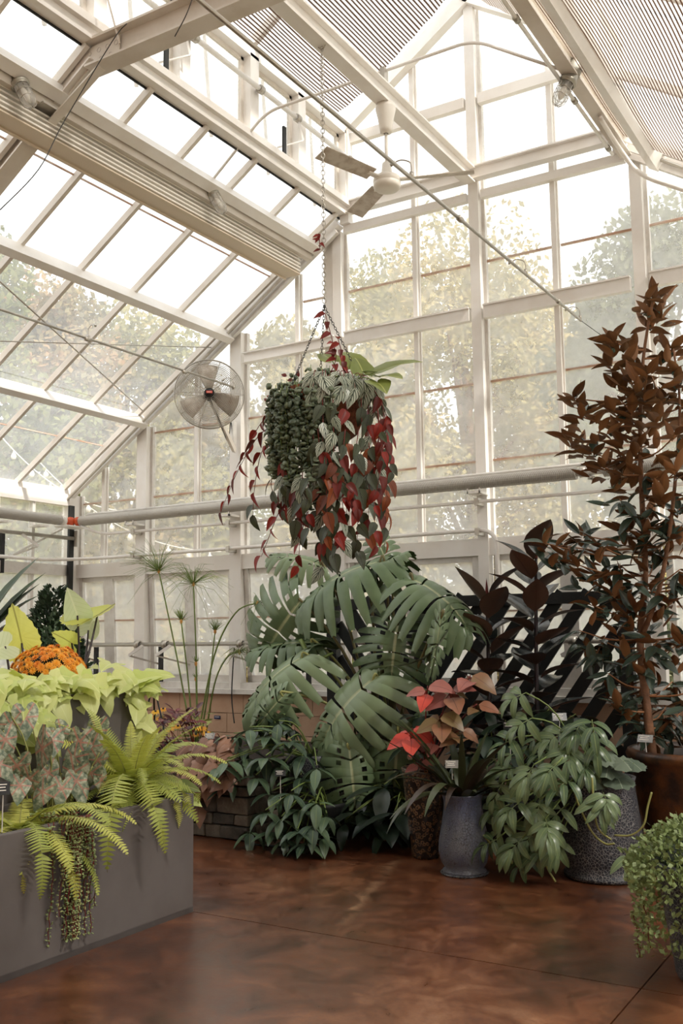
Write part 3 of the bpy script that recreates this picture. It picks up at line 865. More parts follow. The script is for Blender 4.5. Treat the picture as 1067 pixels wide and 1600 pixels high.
MB().box(FC + q @ V(0, .002, .119), (.058, .022, .004), q).build('red_badge_bar', paint('badge_red', (206, 58, 42), .4), hbd)
MB().box(FC + q @ V(0, .002, .1215), (.044, .005, .001), q).build('badge_lettering', M['plastic'], hbd)
MB().lathe([(0, .06), (.05, .06), (.055, .0), (.055, -.10), (.04, -.16), (0, -.16)], FC, 20, q).build('motor', M['wire'], wf, True)
PB = at(366, 704, 7.90)
MB().bar(FC - ax * .10, PB, .03, .05).build('bracket_arm', M['tie'], wf)
MB().bar(PB + V(0, 0, -.02), PB + V(.0, .0, .30), .05, .02, (1, 0, 0)).build('wall_plate', M['alu'], wf)
MB().tube(smooth_path([FC - ax * .12, FC - ax * .1 + V(.12, 0, -.25), PB + V(-.06, -.03, .1), PB + V(-.03, -.02, .30), PB + V(-.02, 0, .1)]), .005, 5).build('power_cord', M['wire'], wf, True)

# ---- black hanging cord and wall tag
tag(MB().tube(smooth_path([at(366, 1012, 7.84), at(364, 1040, 7.84), at(362, 1090, 7.84), at(366, 1130, 7.8)]), .006, 6).build('power_cord', M['black'], None, True), 'black cord hanging from the shaft over the peach block wall', 'cord')
p = at(338, 1121, 7.9)
t = thing('wall_tag', 'small navy blue tag stuck on the peach block wall', 'tag', p)
pl_ = MB().box((p.x, D - .085, p.z), (.075, .008, .032)).build('plate', M['blue_tag'], t)
MB().box((p.x, D - .090, p.z + .004), (.055, .002, .005)).build('print_line', M['plastic'], pl_)
# ================================================================== OUTSIDE
def lawn_mat():
    t = NT('lawn')
    col = t.ramp(t.noise(.8, 5), [(.35, lin((126, 128, 92))), (.65, lin((168, 160, 122)))])
    return t.done(t.n('BsdfPrincipled', Base_Color=col, Roughness=.95).outputs[0])
tag(MB().b2(-60, 40, -20, 70, -.3, -.15).build('ground', lawn_mat()), 'pale lawn outside the greenhouse', None, None, 'structure')
tag(MB().b2(-22, 14, 9.4, 12.2, -.15, -.12).build('path', paint('pale_paving', (196, 188, 176), .9)), 'pale paved path outside the gable wall', None, None, 'structure')
def foliage_mat(name, cols):
    t = NT(name)
    pos = t.n('NewGeometry').outputs['Position']
    f = t.math('ADD', t.math('MULTIPLY', t.noise(.9, 3, .5, pos), .55), t.math('MULTIPLY', t.noise(11, 2, .5, pos), .45))
    n = len(cols)
    col = t.ramp(f, [(.32 + .36 * i / (n - 1), lin(c)) for i, c in enumerate(cols)])
    d = t.n('BsdfDiffuse', Color=col); tl = t.n('BsdfTranslucent', Color=col)
    return t.done(t.mixs(.45, d.outputs[0], tl.outputs[0]))
FM = {'green': foliage_mat('green_autumn_foliage', [(86, 98, 58), (126, 130, 80), (160, 150, 96)]),
      'olive': foliage_mat('olive_foliage', [(108, 112, 74), (156, 150, 98), (192, 170, 112)]),
      'gold': foliage_mat('golden_foliage', [(132, 130, 94), (178, 166, 118), (204, 176, 120)]),
      'rust': foliage_mat('rust_foliage', [(112, 112, 82), (156, 142, 104), (188, 142, 106)]),
      'grey': foliage_mat('grey_green_foliage', [(98, 106, 86), (128, 132, 106), (150, 148, 118)])}
def tree(name, label, px, Y, h, rad, kind, n, seed, low=.25, leaf=.13):
    r = random.Random(seed)
    b = at(px, 1000, Y); base = V(b.x, b.y, -.15)
    if h > 30: h = at(px, h, Y).z + .15
    t = thing(name, label, 'tree', base, 'trees outside the glass')
    m = MB()
    top = base + V(r.uniform(-.4, .4), r.uniform(-.3, .3), h * .85)
    m.tube(smooth_path([base, base.lerp(top, .4) + V(r.uniform(-.2, .2), 0, 0), top], 5), .17 * h / 8, 8, True, .03)
    m.build('trunk', M['bark'], t, True)
    blobs = []
    for k in range(26):
        a = r.uniform(0, 2 * pi); zz = low + (1 - low) * ((k + .5) / 26)
        wr2 = rad * sin(min(1, (zz - low) / (1 - low) * .85 + .15) * pi) ** .6
        rr = wr2 * sqrt(r.uniform(.1, 1)) * .75
        c = base + V(cos(a) * rr, sin(a) * rr, zz * h * .92)
        blobs.append((c, rad * r.uniform(.28, .5)))
        mm = MB().tube(smooth_path([base.lerp(top, max(.15, zz * .75)), base.lerp(top, max(.15, zz * .8)).lerp(c, .5) + V(0, 0, .15), c], 3), .05 * h / 8, 5, True, .012)
        mm.build('branch', M['bark'], t, True)
    m = MB()
    for k in range(n * 2):
        c, br = blobs[k % 26]
        d = V(r.gauss(0, 1), r.gauss(0, 1), r.gauss(0, .75)); d.normalize()
        p = c + d * br * (r.random() ** .4)
        u = V(r.gauss(0, 1), r.gauss(0, 1), r.gauss(0, 1)).normalized(); w = u.orthogonal().normalized()
        s = leaf * r.uniform(.6, 1.3); i = len(m.v)
        m.v += [p - u * s * .5, p + w * s * .28, p + u * s * .5, p - w * s * .28]
        m.face((i, i + 1, i + 2, i + 3))
    tag(m.build('foliage', FM[kind], t), None, None, None, 'stuff')
tree('autumn_tree', 'broad pale gold tree behind the middle of the gable wall', 735, 16, 335, 3.0, 'gold', 14000, 11, .10)
tree('autumn_tree', 'tall grey-green tree at the right edge behind the dark magnolia', 1062, 13, 285, 1.9, 'grey', 12000, 12, .10)
tree('autumn_tree', 'loose olive tree behind the panes left of the centre post', 600, 18, 385, 2.4, 'olive', 12000, 13, .08)
tree('autumn_tree', 'slim golden tree seen beside the chain of the hanging basket', 445, 15.5, 480, 1.7, 'gold', 10000, 14, .08)
tree('autumn_tree', 'rust tinged tree seen behind the round wall fan', 300, 16, 590, 2.2, 'rust', 11000, 15, .06)
tree('autumn_tree', 'olive tree rising behind the left roof panes', 200, 13.5, 470, 2.0, 'olive', 11000, 16, .06)
tree('autumn_tree', 'rust and green tree beyond the left corner post', 70, 12, 420, 2.2, 'rust', 12000, 17, .05)
tree('autumn_tree', 'tall green tree beyond the upper left roof panes', -90, 10, 330, 2.4, 'green', 12000, 18, .08)
tree('autumn_tree', 'wide golden tree low behind the right half of the gable wall', 905, 18, 455, 3.0, 'gold', 13000, 19, .06)
tree('autumn_tree', 'green tree behind the gable wall between basket and monstera', 520, 22, 600, 3.2, 'green', 11000, 20, .05)
for k, (px, Y, c, lab) in enumerate(((700, 13.5, 'rust', 'low shrub with orange tips outside behind the monstera'), (820, 14, 'gold', 'low golden shrub outside behind the lattice'), (60, 12, 'olive', 'low olive shrub outside the left corner'), (960, 14.5, 'olive', 'low olive shrub outside behind the magnolia'))):
    tree('garden_shrub', lab, px, Y, 2.3, 1.4, c, 5000, 40 + k, .05, .09)
# ---- string lights outdoors
sl = thing('string_lights', 'string of round bulbs sagging outside the far left windows', 'string lights', (-9, 10, 3))
bulb = MB().lathe([(0, -.045), (.03, -.035), (.042, 0), (.03, .035), (.014, .05), (.014, .075), (0, .08)], (0, 0, 0), 10).mesh('bulb', M['plastic'], True)
for s, e, n in ((atx(-20, 655, -11.8), at(215, 800, 10.2), 8), (at(60, 720, 10.4), at(345, 862, 10.0), 10)):
    pts = [s.lerp(e, k / 20) + V(0, 0, -.35 * 4 * (k / 20) * (1 - k / 20)) for k in range(21)]
    MB().tube(pts, .008, 5).build('cable', M['plastic'], sl, True)
    for k in range(n):
        u = (k + .5) / n; p = s.lerp(e, u) + V(0, 0, -.35 * 4 * u * (1 - u) - .09)
        link('bulb', bulb, sl, Matrix.Translation(p))
# ================================================================== PLANT LIBRARY
def frame(base, d, n, s=1.0, sx=None):
    d = Vector(d).normalized(); n = Vector(n)
    x = d.cross(n)
    if x.length < 1e-4: x = d.orthogonal()
    x.normalize(); z = x.cross(d)
    sx = s if sx is None else sx
    return Matrix(((x.x * sx, d.x * s, z.x * s, base[0]), (x.y * sx, d.y * s, z.y * s, base[1]), (x.z * sx, d.z * s, z.z * s, base[2]), (0, 0, 0, 1)))
def put(me, parent, base, d, n, s, name='leaf', sx=None):
    return link(name, me, parent, frame(base, d, n, s, sx))
def add_leaf(m, W, n=6, fold=.15, droop=.4, wave=0, wf=3, cols=2, thick=.004, two=True, mat4=None, up0=0):
    """grid leaf of length 1 along +Y, normal +Z; W(t) half width; appended to MB m"""
    def surf(off, mi, rev):
        b = len(m.v); y = z = 0.0
        for i in range(n + 1):
            t = i / n
            if i:
                a = up0 - droop * (t - .5 / n); y += cos(a) / n; z += sin(a) / n
            w = max(W(t), .0015)
            for j in range(-cols, cols + 1):
                u = j / cols
                p = V(u * w, y, z + fold * abs(u) * w + off + wave * sin(t * 2 * pi * wf + (0 if j > 0 else 1.3)) * abs(u))
                m.v.append(mat4 @ p if mat4 is not None else p)
        k = 2 * cols + 1
        for i in range(n):
            for j in range(k - 1):
                q = (b + i * k + j, b + i * k + j + 1, b + (i + 1) * k + j + 1, b + (i + 1) * k + j)
                uv = [((j) / (k - 1), i / n), ((j + 1) / (k - 1), i / n), ((j + 1) / (k - 1), (i + 1) / n), (j / (k - 1), (i + 1) / n)]
                if rev: q, uv = q[::-1], uv[::-1]
                m.face(q, mi, uv)
    surf(0, 0, False)
    if two: surf(-thick, 1, True)
    return m
def leaf_me(name, W, mats, **kw):
    two = len(mats) > 1
    return add_leaf(MB(), W, two=two, **kw).mesh(name, mats, True)
def fan_leaf(name, half, mats, cup=.25, fold=.15, cy=.3, wave=0, rings=3, thick=.004, tipdroop=.3):
    """leaf from a star-shaped half outline [(x,y)..] from base notch to tip, mirrored"""
    pts = [V(x, y, 0) for x, y in half]
    full = pts + [V(-p.x, p.y, 0) for p in reversed(pts[1:-1])]
    m = MB(); c = V(0, cy, 0)
    for li in range(2 if len(mats) > 1 else 1):
        b = len(m.v); n = len(full)
        def Z(p): return -cup * (p.x ** 2) + fold * abs(p.x) - tipdroop * max(0, p.y - cy) ** 2 - li * thick
        m.v.append(V(0, cy, Z(c))); uvs = [(.5, cy)]
        for r in range(1, rings + 1):
            for k, p in enumerate(full):
                q = c.lerp(p, r / rings)
                z = Z(q) + wave * sin(k * 2.4) * (r / rings) ** 2
                m.v.append(V(q.x, q.y, z)); uvs.append((q.x + .5, q.y))
        for k in range(n):
            k2 = (k + 1) % n
            fs = [(0, 1 + k2, 1 + k)]
            for r in range(rings - 1):
                fs.append((1 + r * n + k, 1 + r * n + k2, 1 + (r + 1) * n + k2, 1 + (r + 1) * n + k))
            for fi, f in enumerate(fs):
                f = f[::-1] if li == 0 else f
                m.face([b + j for j in f], li, [uvs[j] for j in f])
    return m.mesh(name, mats, True)
def ell(w, a=.8, b=.9):
    return lambda t: w * (sin(pi * min(1, t) ** a)) ** b
def lance(w):
    return lambda t: w * (t ** .55) * ((1 - t) ** .75) * 2.1
def ovate(w):
    return lambda t: w * max(0, sin(pi * min(1, t) ** .58)) ** .9 * (1 if t < .5 else 1)

def monstera_me(name, mats, seed, droop=.55, curl=.55):
    """split leaf, length 1: lobes fan out from the midrib, gaps from the margin, a few holes"""
    r = random.Random(seed); m = MB(); N = 10; U = 8
    def mid(t):
        a = 0; y = z = 0; st = 24
        for k in range(int(t * st)):
            a = .25 - droop * 1.6 * (k / st); y += cos(a) / st; z += sin(a) / st
        return V(0, y, z)
    def Wd(t): return .55 * (sin(pi * (.24 + .70 * t)) ** .7)
    for li in range(len(mats)):
        for s in (-1, 1):
            for i in range(N):
                t0, t1 = i / N, (i + 1) / N
                rr = random.Random(seed * 100 + i + (50 if s > 0 else 0))
                gap = rr.uniform(.04, .12); st = rr.uniform(.40, .62); ln = rr.uniform(.92, 1.05)
                hole = rr.random() < .55
                sweep = -.95 + 1.9 * ((t0 + t1) / 2) ** .8
                b = len(m.v); C = 4
                for k in range(U + 1):
                    u = k / U
                    g = 0 if u < st else gap * (u - st) / (1 - st) + .05 * (1 if u > st else 0)
                    if u > .8: g += .9 * (u - .8)
                    for j in range(C + 1):
                        v = j / C
                        tt = t0 + (t1 - t0) * (.0 + g + (1 - 2 * g) * v)
                        tt = min(max(tt, 0), 1)
                        w = Wd((t0 + t1) / 2) * ln
                        tc = (t0 + t1) / 2
                        ld = V(s * cos(sweep * .9), sin(sweep * .9), 0); pp_ = V(-s * sin(sweep * .9), cos(sweep * .9), 0) * (1 if True else s)
                        if pp_.y < 0: pp_ = -pp_
                        of = V(0, 1, 0).lerp(pp_, u).normalized()
                        p0 = mid(min(max(tc + (tt - tc) * (1 - u), 0), 1)); p1 = mid(tc)
                        p = V(p1.x, p1.y, p0.z) + of * ((t1 - t0) * (v - .5) * (1 - 2 * g) * (1 + .6 * u)) + ld * (u * w) + V(0, -.10 * u * u * (1 if sweep > -.3 else -1) * 0, 0)
                        p.z += .07 * sin(u * pi * .6) - curl * (u ** 2) * w * .9 - .018 * cos((v - .5) * pi) * 0 + .02 * sin(v * pi) * u - li * .004
                        m.v.append(p)
                for k in range(U):
                    for j in range(C):
                        if hole and k == 2 and j in (1, 2): continue
                        a = b + k * (C + 1) + j
                        f = (a, a + 1, a + C + 2, a + C + 1)
                        uv = [(.5 + s * .5 * (k + dk) / U, (t0 + (t1 - t0) * (j + dj) / C)) for dk, dj in ((0, 0), (0, 1), (1, 1), (1, 0))]
                        if (s > 0) != (li == 1): f, uv = f[::-1], uv[::-1]
                        m.face(f, li, uv)
    if len(mats) == 1: pass
    return m.mesh(name, mats, True)

def frond_me(name, mat, rach, n=30, arch=1.6, wid=.16, up0=.9, seed=0, twist=0):
    """fern frond of length 1 along +Y curving down"""
    r = random.Random(seed); m = MB()
    pts, y, z, tg = [], 0, 0, []
    st = 40; x = 0
    for k in range(st + 1):
        t = k / st
        a = up0 - arch * t ** 1.2
        pts.append(V(x, y, z)); tg.append(V(twist * t * .5, cos(a), sin(a)).normalized())
        y += cos(a) / st; z += sin(a) / st; x += twist * t / st * .5
    b0 = len(m.f)
    m.tube(pts[::4], .006, 4, True, .0015)
    for k in range(b0, len(m.f)): m.mi[k] = 1
    for k in range(n):
        t = .05 + .94 * k / (n - 1)
        i = min(st, int(t * st)); p = pts[i]; T = tg[i]
        L = wid * min(1, (t / .12) ** .6) * (1 - t ** 2.2) ** .8 + .008
        X = T.cross(V(0, 0, 1)).normalized(); Nn = X.cross(T)
        w = .5 / n * .92 * 1.2
        for s in (-1, 1):
            d = (X * s + T * .28 - Nn * r.uniform(.02, .25)).normalized()
            i0 = len(m.v)
            a, c = p, p + d * L
            m.v += [a - T * w, p + d * L * .55 - T * w * .75, c, p + d * L * .55 + T * w * .75 + Nn * .004, a + T * w]
            m.face((i0, i0 + 1, i0 + 2, i0 + 3, i0 + 4) if s > 0 else (i0 + 4, i0 + 3, i0 + 2, i0 + 1, i0), 0, [(.5, t)] * 5)
    return m.mesh(name, [mat, rach], True)

def palm_leaf_me(name, mat, n=6, seed=0, spread=1.25, wl=.13):
    """pinnate / fingered leaf: drooping lance leaflets from a short rachis"""
    r = random.Random(seed); m = MB()
    m.tube([V(0, 0, 0), V(0, .25, .03), V(0, .45, .02)], .009, 5, True, .005)
    for k in range(len(m.f)): m.mi[k] = 0; m.uv[k] = [(.5, .5)] * len(m.f[k])
    for k in range(n):
        u = k / (n - 1); ang = (u - .5) * 2 * spread
        p = V(0, .45 * (1 - abs(u - .5) * 1.5), .025)
        M4 = Matrix.Translation(p) @ Matrix.Rotation(-ang, 4, 'Z') @ Matrix.Rotation(r.uniform(-.05, .3), 4, 'X') @ Matrix.Rotation(r.uniform(-.35, .35), 4, 'Y') @ Matrix.Scale(r.uniform(.52, .68), 4)
        add_leaf(m, lance(wl * 1.35), n=6, fold=.25, droop=1.25, cols=1, two=False, mat4=M4)
    return m.mesh(name, [mat], True)

def strap_me(name, mats, w=.03, arch=1.4, up0=1.1, n=12):
    return add_leaf(MB(), lambda t: w * min(1, .6 + t * 2) * (1 - t ** 3) ** .9, n=n, fold=.35, droop=arch, cols=1, two=len(mats) > 1, up0=0).mesh(name, mats, True)

def ground_dir(az, el):
    return V(cos(az) * cos(el), sin(az) * cos(el), sin(el))
def pot_thing(t, prof, c, mat, soil_z=None, soil_r=None, name='pot', seg=40):
    MB().lathe(prof, (c[0], c[1], 0), seg).build(name, mat, t, True)
    if soil_z: MB().lathe([(0, soil_z + .01), (soil_r * .6, soil_z + .008), (soil_r, soil_z)], (c[0], c[1], 0), 24).build('soil', M['soil'], t, True)
def stem(parent, pts, r0, r1, mat, name='stem', seg=6, n=5):
    return MB().tube(smooth_path(pts, n), r0, seg, True, r1).build(name, mat, parent, True)
TOCAM = lambda p: (EYE - Vector(p)).normalized()

def plant_tag(label, p, w=.075, h=.045, lean=.5, long=.22, mat='tag_black', yaw=0.0):
    p = Vector(p); t = thing('plant_tag', label, 'plant tag', p - V(0, 0, long))
    c = TOCAM(p); c.z = 0; c.normalize(); c = Matrix.Rotation(yaw, 3, 'Z') @ c
    nrm = (c * cos(lean) + V(0, 0, 1) * sin(lean)).normalized(); q = nrm.to_track_quat('Z', 'Y').to_matrix()
    pl_ = MB().box(p, (w, h, .004), q).build('plate', M[mat], t)
    for k, (dy, ww) in enumerate(((.30, .7), (.08, .5), (-.16, .6))):
        MB().box(p + q @ V(-w * .08, h * dy, .0026), (w * ww, h * .07, .001), q).build('print_line', M['plastic'], pl_)
    MB().tube([p - nrm * .003 - V(0, 0, .01), p - V(0, 0, long) - c * .02], .003, 5).build('stake', M['alu'], t)

# leaf materials
M['lf_mon'] = leafmat('monstera_leaf', (132, 150, 114), (98, 118, 84), .3, .2, vein=(176, 182, 140), vein_w=.022, tcol=(110, 130, 60))
M['lf_mon_b'] = leafmat('monstera_leaf_underside', (92, 112, 72), (76, 98, 60), .5, .25)
M['lf_rub'] = leafmat('rubber_leaf', (46, 52, 52), (32, 37, 37), .22, .03, vein=(58, 48, 44), vein_w=.03)
M['lf_rub_b'] = leafmat('rubber_leaf_underside', (116, 86, 72), (88, 68, 58), .45, .05, vein=(96, 70, 58), vein_w=.03)
M['lf_mag'] = leafmat('magnolia_leaf', (66, 80, 68), (46, 58, 50), .2, .04, vein=(84, 88, 60), vein_w=.03)
M['lf_mag_b'] = leafmat('magnolia_leaf_underside', (152, 104, 64), (118, 78, 48), .6, .16, vein=(158, 104, 58), vein_w=.04)
M['lf_cis'] = leafmat('silver_vine_leaf', (190, 196, 178), (150, 158, 138), .35, .12, vein=(40, 52, 34), vein_w=.07, side=1.15, side_c=(44, 56, 38), freq=4.5, slant=1.1)
M['lf_cis_b'] = leafmat('silver_vine_underside', (132, 48, 30), (104, 40, 28), .45, .3, vein=(90, 30, 22), vein_w=.04, tcol=(190, 60, 30))
M['lf_cisd'] = leafmat('dark_vine_leaf', (78, 88, 62), (60, 68, 46), .4, .12, vein=(40, 40, 26), vein_w=.05, side=.75, side_c=(42, 44, 30), freq=6.5)
M['lf_red'] = leafmat('red_vine_leaf', (150, 46, 36), (104, 34, 28), .4, .3, vein=(90, 24, 22), vein_w=.04)
M['lf_small'] = leafmat('dark_round_leaf', (112, 124, 98), (76, 88, 68), .45, .05)
M['lf_lime'] = leafmat('lime_leaf', (212, 216, 146), (188, 200, 118), .42, .3, vein=(222, 226, 160), vein_w=.02, tcol=(214, 222, 90))
M['lf_phil'] = leafmat('lime_philodendron_leaf', (140, 150, 76), (120, 134, 66), .35, .3, vein=(180, 186, 110), vein_w=.025)
M['lf_aloc'] = leafmat('alocasia_leaf', (214, 216, 120), (196, 206, 104), .4, .42, vein=(96, 84, 44), vein_w=.022, side=.06, side_c=(204, 206, 112), freq=7, slant=-.8, tcol=(226, 226, 96))
M['lf_aloc_w'] = leafmat('pale_alocasia_leaf', (206, 214, 176), (188, 202, 150), .4, .4, vein=(214, 220, 180), vein_w=.03, side=.15, side_c=(190, 202, 150), freq=7, slant=-.8)
M['lf_brown'] = leafmat('bronze_potato_leaf', (156, 114, 90), (124, 88, 70), .4, .12, vein=(150, 108, 84), vein_w=.03)
M['lf_burg'] = leafmat('burgundy_leaf', (112, 50, 52), (74, 34, 38), .35, .1)
M['lf_copper'] = leafmat('copper_leaf', (142, 92, 66), (112, 92, 56), .42, .15, vein=(100, 60, 44), vein_w=.03)
M['lf_coral'] = leafmat('coral_leaf', (216, 84, 66), (196, 70, 58), .42, .2, vein=(160, 50, 44), vein_w=.03)
M['lf_pink'] = leafmat('dusty_pink_leaf', (160, 94, 82), (136, 80, 72), .42, .15, vein=(116, 60, 56), vein_w=.03)
M['lf_pin'] = leafmat('fingered_leaf', (104, 122, 84), (78, 98, 66), .3, .15, vein=(132, 146, 96), vein_w=.06)
M['lf_whorl'] = leafmat('glossy_shrub_leaf', (82, 102, 76), (58, 76, 60), .36, .08, vein=(112, 126, 84), vein_w=.04)
M['lf_strap'] = leafmat('strap_leaf', (60, 68, 40), (54, 40, 30), .35, .08, vein=None)
M['lf_grey'] = leafmat('grey_round_leaf', (104, 116, 98), (82, 96, 80), .55, .08, vein=(140, 148, 128), vein_w=.015)
M['lf_fern'] = leafmat('fern_frond', (200, 200, 104), (160, 172, 84), .45, .3, tcol=(206, 210, 90))
M['lf_bush'] = leafmat('bush_leaf', (176, 184, 126), (134, 150, 96), .45, .2)
M['lf_con'] = leafmat('conifer_spray', (66, 86, 52), (44, 62, 42), .6, .05)
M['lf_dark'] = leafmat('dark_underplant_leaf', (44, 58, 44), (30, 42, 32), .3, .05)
M['petal'] = leafmat('orange_petal', (240, 170, 52), (228, 138, 40), .6, .15)
M['petal_y'] = leafmat('yellow_petal', (232, 178, 44), (218, 150, 36), .6, .15)
def cal_mat():
    t = NT('caladium_leaf')
    uv = t.n('UVMap'); sp = t.n('SeparateXYZ', i0=uv.outputs[0])
    ax = t.math('ABSOLUTE', t.math('SUBTRACT', sp.outputs[0], .5))
    dy = t.math('SUBTRACT', sp.outputs[1], .28)
    rad = t.math('SQRT', t.math('ADD', t.math('MULTIPLY', ax, ax), t.math('MULTIPLY', dy, dy)))
    ang = t.math('ARCTAN2', dy, ax)
    star = t.math('ABSOLUTE', t.math('SINE', t.math('MULTIPLY', ang, 3.2)))
    wv = t.math('MULTIPLY', star, t.math('ADD', rad, .02))
    g = t.n('MapRange', Value=wv, i1=.13, i2=.03).outputs[0]
    f = t.noise(42, 3, .6)
    sc = t.ramp(f, [(.38, lin((96, 112, 92))), (.50, lin((138, 146, 120))), (.64, lin((186, 188, 164)))])
    col = t.mix(t.math('MULTIPLY', g, .85), sc, lin((190, 122, 106)))
    e = t.n('MapRange', Value=rad, i1=.46, i2=.60).outputs[0]
    col = t.mix(t.math('MULTIPLY', e, .6), col, lin((76, 98, 76)))
    p = t.n('BsdfPrincipled', Base_Color=col, Roughness=.45)
    tl = t.n('BsdfTranslucent', Color=col)
    return t.done(t.mixs(.2, p.outputs[0], tl.outputs[0]))
M['lf_cal'] = cal_mat()

# leaf meshes
ME = {}
ME['mon'] = [monstera_me('monstera_leaf', [M['lf_mon'], M['lf_mon_b']], s, d, c) for s, d, c in ((1, .55, 1.0), (2, .8, 1.2), (3, .35, .8))]
ME['rub'] = [leaf_me('rubber_leaf', ell(.27), [M['lf_rub'], M['lf_rub_b']], n=8, fold=.25, droop=d) for d in (.15, .5)]
ME['mag'] = [leaf_me('magnolia_leaf', ell(.19), [M['lf_mag'], M['lf_mag_b']], n=6, fold=.3, droop=d) for d in (-.3, .2, .6)]
ME['cis'] = [leaf_me('vine_leaf', ovate(.27), [M['lf_cis'], M['lf_cis_b']], n=8, fold=-.15, droop=d) for d in (.3, .7)]
ME['cisd'] = [leaf_me('vine_leaf', ovate(.26), [M['lf_cisd'], M['lf_cis_b']], n=8, fold=.2, droop=d) for d in (.3, .7)]
M['lf_rusty'] = leafmat('rusty_vine_leaf', (150, 78, 40), (116, 58, 34), .45, .3, vein=(90, 40, 26), vein_w=.04)
ME['rusty'] = [leaf_me('vine_leaf', ovate(.25), [M['lf_rusty']], n=6, fold=.3, droop=d) for d in (.3, .9)]
ME['red'] = [leaf_me('red_vine_leaf', ovate(.25), [M['lf_red']], n=8, fold=.5, droop=d) for d in (.2, .8)]
POT = [(0, .05), (.12, -.06), (.27, -.10), (.40, -.02), (.52, .06), (.50, .16), (.34, .30), (.30, .42), (.26, .60), (.14, .84), (0, 1)]
ME['lime'] = [fan_leaf('lime_leaf', POT, [M['lf_lime']], c, f, .3, .02, 3, tipdroop=t) for c, f, t in ((.5, .1, .5), (1.0, .05, .9), (.2, .3, .3))]
ME['brown'] = [fan_leaf('bronze_leaf', POT, [M['lf_brown']], c, f, .3, .02, 3, tipdroop=t) for c, f, t in ((.5, .1, .5), (1.0, .05, .9))]
HEART = [(0, .06), (.10, -.14), (.22, -.20), (.34, -.12), (.41, .05), (.40, .25), (.30, .52), (.14, .82), (0, 1)]
ME['cal'] = [fan_leaf('caladium_leaf', HEART, [M['lf_cal']], c, f, .28, .015, 4) for c, f in ((.4, .12), (.8, .0))]
ALOC = []
for i in range(25):
    a = i / 24
    k = a * (len(HEART) - 1); j = min(int(k), len(HEART) - 2); u = k - j
    x = HEART[j][0] * (1 - u) + HEART[j + 1][0] * u; y = HEART[j][1] * (1 - u) + HEART[j + 1][1] * u
    w = (1 + .035 * (-1) ** i) if 0 < i < 24 else 1
    ALOC.append((x * w * .98, .28 + (y - .28) * w))
ME['aloc'] = [fan_leaf('elephant_ear_leaf', ALOC, [M['lf_aloc']], .5, .1, .28, .02, 5), fan_leaf('elephant_ear_leaf', ALOC, [M['lf_aloc']], -.1, .35, .28, .01, 5, tipdroop=-.1), fan_leaf('elephant_ear_leaf', HEART, [M['lf_aloc_w']], .2, .25, .28, .01, 4, tipdroop=.1)]
ME['phil'] = [fan_leaf('philodendron_leaf', HEART, [M['lf_phil']], .3, .25, .28, .01, 4)]
for k in ('copper', 'coral', 'pink'):
    ME[k] = [leaf_me(k + '_leaf', ovate(.34), [M['lf_' + k]], n=8, fold=.12, droop=d, wave=.015) for d in (.4, .8)]
ME['pin'] = [palm_leaf_me('fingered_leaf', M['lf_pin'], n, s, sp) for n, s, sp in ((6, 1, 1.3), (7, 2, 1.1), (5, 3, 1.35))]
ME['whorl'] = [leaf_me('shrub_leaf', ell(.19), [M['lf_whorl']], n=6, fold=.2, droop=d) for d in (.5, .9, 1.2)]
ME['strap'] = [strap_me('strap_leaf', [M['lf_strap']], .05, a) for a in (.5, 1.1, 1.7)]
ROUND = [(0, .1)] + [(.5 * sin(a) * (1 + .05 * (-1) ** i), .5 - .5 * cos(a) * (1 + .05 * (-1) ** i)) for i, a in enumerate([.35 + k * .2 for k in range(13)])] + [(0, 1.0)]
ME['grey'] = [fan_leaf('round_leaf', ROUND, [M['lf_grey']], .6, .05, .45, .035, 3)]
ME['frond'] = [frond_me('fern_frond', M['lf_fern'], M['palestem'], 54, a, w, 0, s, tw) for a, w, s, tw in ((.9, .13, 1, 0), (1.5, .14, 2, .25), (2.1, .13, 3, -.25), (2.6, .12, 4, .1))]
ME['burg'] = [leaf_me('burgundy_leaf', ell(.26), [M['lf_burg']], n=4, fold=.3, droop=.4)]
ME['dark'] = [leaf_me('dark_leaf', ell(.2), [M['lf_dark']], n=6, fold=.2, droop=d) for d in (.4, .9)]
# ================================================================== HANGING BASKET
R = random.Random(21)
BC = V(XC, 5.4, 0)
TC = V(-RT.x, -RT.y, 0); RTh = V(RT.x, RT.y, 0).normalized(); TCh = V(RTh.y, -RTh.x, 0)   # right and towards-viewer, level
hb_ = thing('hanging_basket', 'overflowing hanging basket of silver and red vines on a long chain', 'hanging basket', (XC, 5.4, 2.75))
pot_thing(hb_, [(0, 2.74), (.12, 2.755), (.21, 2.82), (.265, 2.95), (.29, 3.10), (.27, 3.10), (.25, 3.05)], BC, M['coir'], 3.06, .25, 'coir_bowl', 32)
m = MB(); z = 5.53; k = 0
while z > 3.70:
    q = Matrix.Rotation(pi / 2, 3, 'X') if k % 2 else Matrix.Rotation(pi / 2, 3, 'X') @ Matrix.Rotation(0, 3, 'Y')
    q = Matrix.Rotation((pi / 2 if k % 2 else 0) + .6, 3, 'Z') @ Matrix.Rotation(pi / 2, 3, 'X')
    m.torus((XC, 5.4, z), .020, .0032, q, 10, 5, .62); z -= .030; k += 1
m.build('chain', M['steel'], hb_, True)
MB().torus((XC, 5.4, 5.56), .03, .005, Matrix.Rotation(pi / 2, 3, 'X'), 14, 6).build('hook', M['steel'], hb_, True)
HK = V(XC, 5.4, 3.69)
